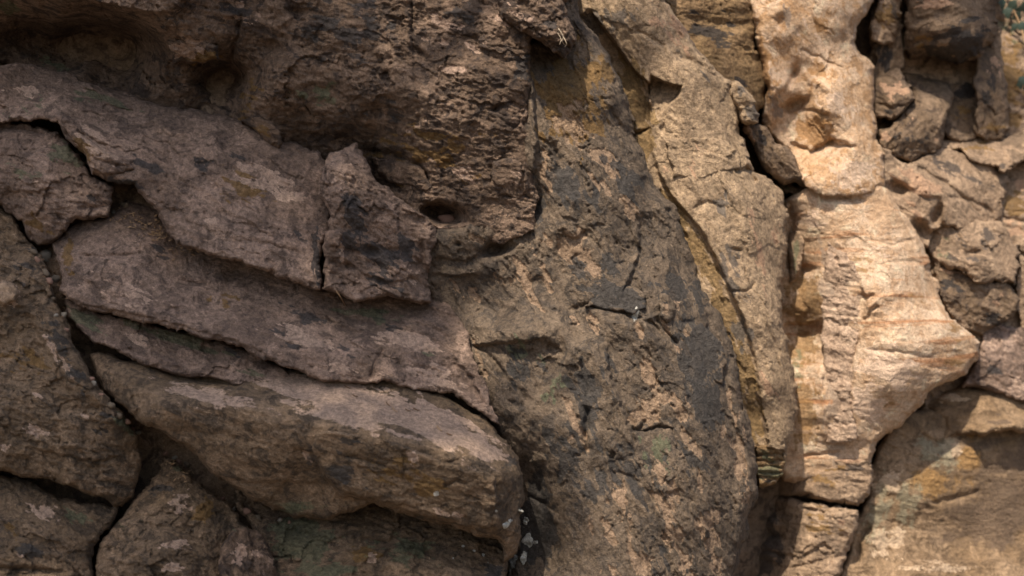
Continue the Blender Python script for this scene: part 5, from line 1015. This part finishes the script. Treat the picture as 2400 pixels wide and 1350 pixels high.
# ivy in the top right corner
ivy_m = plain_mat("ivy_leaf", (0.030, 0.050, 0.036), 0.5, 0.35, 30)
loc, nor = surface(2372, 60)
ivy = bpy.data.objects.new("ivy_plant", None); COL.objects.link(ivy); ivy.location = loc
tag(ivy, "green ivy leaves creeping on the far wall in the top right corner", "ivy")
q = random.Random(11)
spine = []
for (u, v) in ((2352, -40), (2362, 20), (2380, 60), (2396, 110), (2396, 190), (2400, 240)):
    l_, n_ = surface(u, v); spine.append(np.array(l_ + Vector((0, -0.03, 0))))
v_, f_ = tube(spine, 0.004, 0.002, 5)
o = mesh_obj("stem", [p - np.array(loc) for p in v_], f_, bark_m if False else straw_m); o.parent = ivy
SH = [(0, -1), (.45, -.75), (.95, -.35), (.5, .05), (.45, .45), (0, 1.05), (-.45, .45), (-.5, .05), (-.95, -.35), (-.45, -.75)]
for k, (u, v, sz) in enumerate([(2350, 10, 13), (2362, 30, 14), (2376, 12, 13), (2386, 40, 14), (2398, 62, 13), (2396, 18, 14), (2378, 64, 10), (2398, 190, 13), (2392, 200, 10), (2346, -14, 20), (2420, 60, 20), (2424, 130, 18), (2420, 200, 18)]):
    l_, n_ = surface(min(u, 2395), max(v, 4)); k_ = l_.y / D0 * PX
    c = np.array(place(np.float64(u), np.float64(v), (D0 - l_.y) / PX + 30 + 10 * q.random()))
    an = q.uniform(-1.2, 1.2) + math.pi; tx = q.uniform(-.5, .5); ty = q.uniform(-.6, .2)
    vs = [(0, 0, 0)]
    for (x, y) in SH:
        x, y = x * math.cos(an) - y * math.sin(an), x * math.sin(an) + y * math.cos(an)
        vs.append((x * sz * k_, (x * tx + y * ty + 0.25 * (x * x + y * y)) * sz * k_, y * sz * k_))
    o = mesh_obj("leaf", vs, [(0, i, i % len(SH) + 1) for i in range(1, len(SH) + 1)], ivy_m)
    o.parent = ivy; o.location = Vector(c) - loc

# ------------------------------------------------------------------ unseen trunk and boughs, added to shade the left rocks
def shade_point(u, v, h, t):
    p = place(np.float64(u), np.float64(v), np.float64(h))
    return p + S * t


tr = random.Random(21)
bark = plain_mat("bark", (0.10, 0.075, 0.055), 0.9, 0.4, 12)
leafm = plain_mat("green_leaf", (0.055, 0.095, 0.03), 0.6, 0.3, 5)
added_shade_tree = bpy.data.objects.new("added_shade_tree", None); COL.objects.link(added_shade_tree)
base = np.array([-4.6, -2.6, 0.0]); added_shade_tree.location = base
tag(added_shade_tree, "unseen leafy boughs on a trunk, added to shade the left rocks", "added_shade_tree")
top = np.array([-3.9, -1.7, 5.2])
tv, tf = [], []
def add_tube(path, r0, r1, sides=8):
    v_, f_ = tube(path, r0, r1, sides); o_ = len(tv)
    tv.extend(v_); tf.extend([tuple(i + o_ for i in f) for f in f_])
add_tube([base, base + (0.1, 0.1, 1.5), base + (0.3, 0.4, 3.4), top, top + (0.3, 0.3, 1.6)], 0.22, 0.06, 10)
leaves = []
clumps = []
def cover(u, v):
    """how densely the added boughs stand between the sun and that place on the cliff"""
    x = u - 0.30 * (v - 675)
    c = 1 - sstep(560.0, 1300.0, np.float64(x))
    return (0.93 if v < 360 and u < 900 else 0.72) * float(c)
for k in range(5600):
    u = tr.uniform(-500, 1520); v = tr.uniform(-350, 1600)
    if tr.random() > cover(u, v): continue
    leaves.append(shade_point(u, v, 130, tr.uniform(5.6, 8.0)))
for (cu, cv, ru, rv, hh, n) in ((2230, 60, 120, 110, -520, 150),):  # extra leaves added to shade the upper right rocks
    for k in range(n):
        u = tr.gauss(cu, ru * 0.6); v = tr.gauss(cv, rv * 0.6)
        leaves.append(shade_point(u, v, hh, tr.uniform(6.6, 7.6)))
L = np.array(leaves)
cents = L[np.linspace(0, len(L) - 1, 26).astype(int)]
for c in cents:
    mid = (top + c) / 2 + np.array([tr.uniform(-.2, .2), tr.uniform(-.2, .2), 0.35])
    add_tube([top, mid, c], 0.05, 0.008, 6)
lv, lf = [], []
for c in L:
    a = np.array([tr.gauss(0, 1), tr.gauss(0, 1), tr.gauss(0, 0.6)]); a /= np.linalg.norm(a)
    b = np.cross(a, [tr.gauss(0, 1), tr.gauss(0, 1), tr.gauss(0, 1)]); b /= np.linalg.norm(b) + 1e-9
    n_ = np.cross(a, b); l = tr.uniform(0.05, 0.085); w = l * 0.33; o_ = len(lv)
    lv += [c - a * l, c - b * w + n_ * 0.012, c + a * l, c + b * w + n_ * 0.012, c - a * 0.1 * l, c]
    lf += [(o_, o_ + 1, o_ + 5), (o_, o_ + 5, o_ + 3), (o_ + 1, o_ + 2, o_ + 5), (o_ + 5, o_ + 2, o_ + 3)]
for nm, vv, ff, mm in (("trunk", tv, tf, bark), ("crown", lv, lf, leafm)):
    o = mesh_obj(nm, [np.array(v) - base for v in vv], ff, mm); o.parent = added_shade_tree
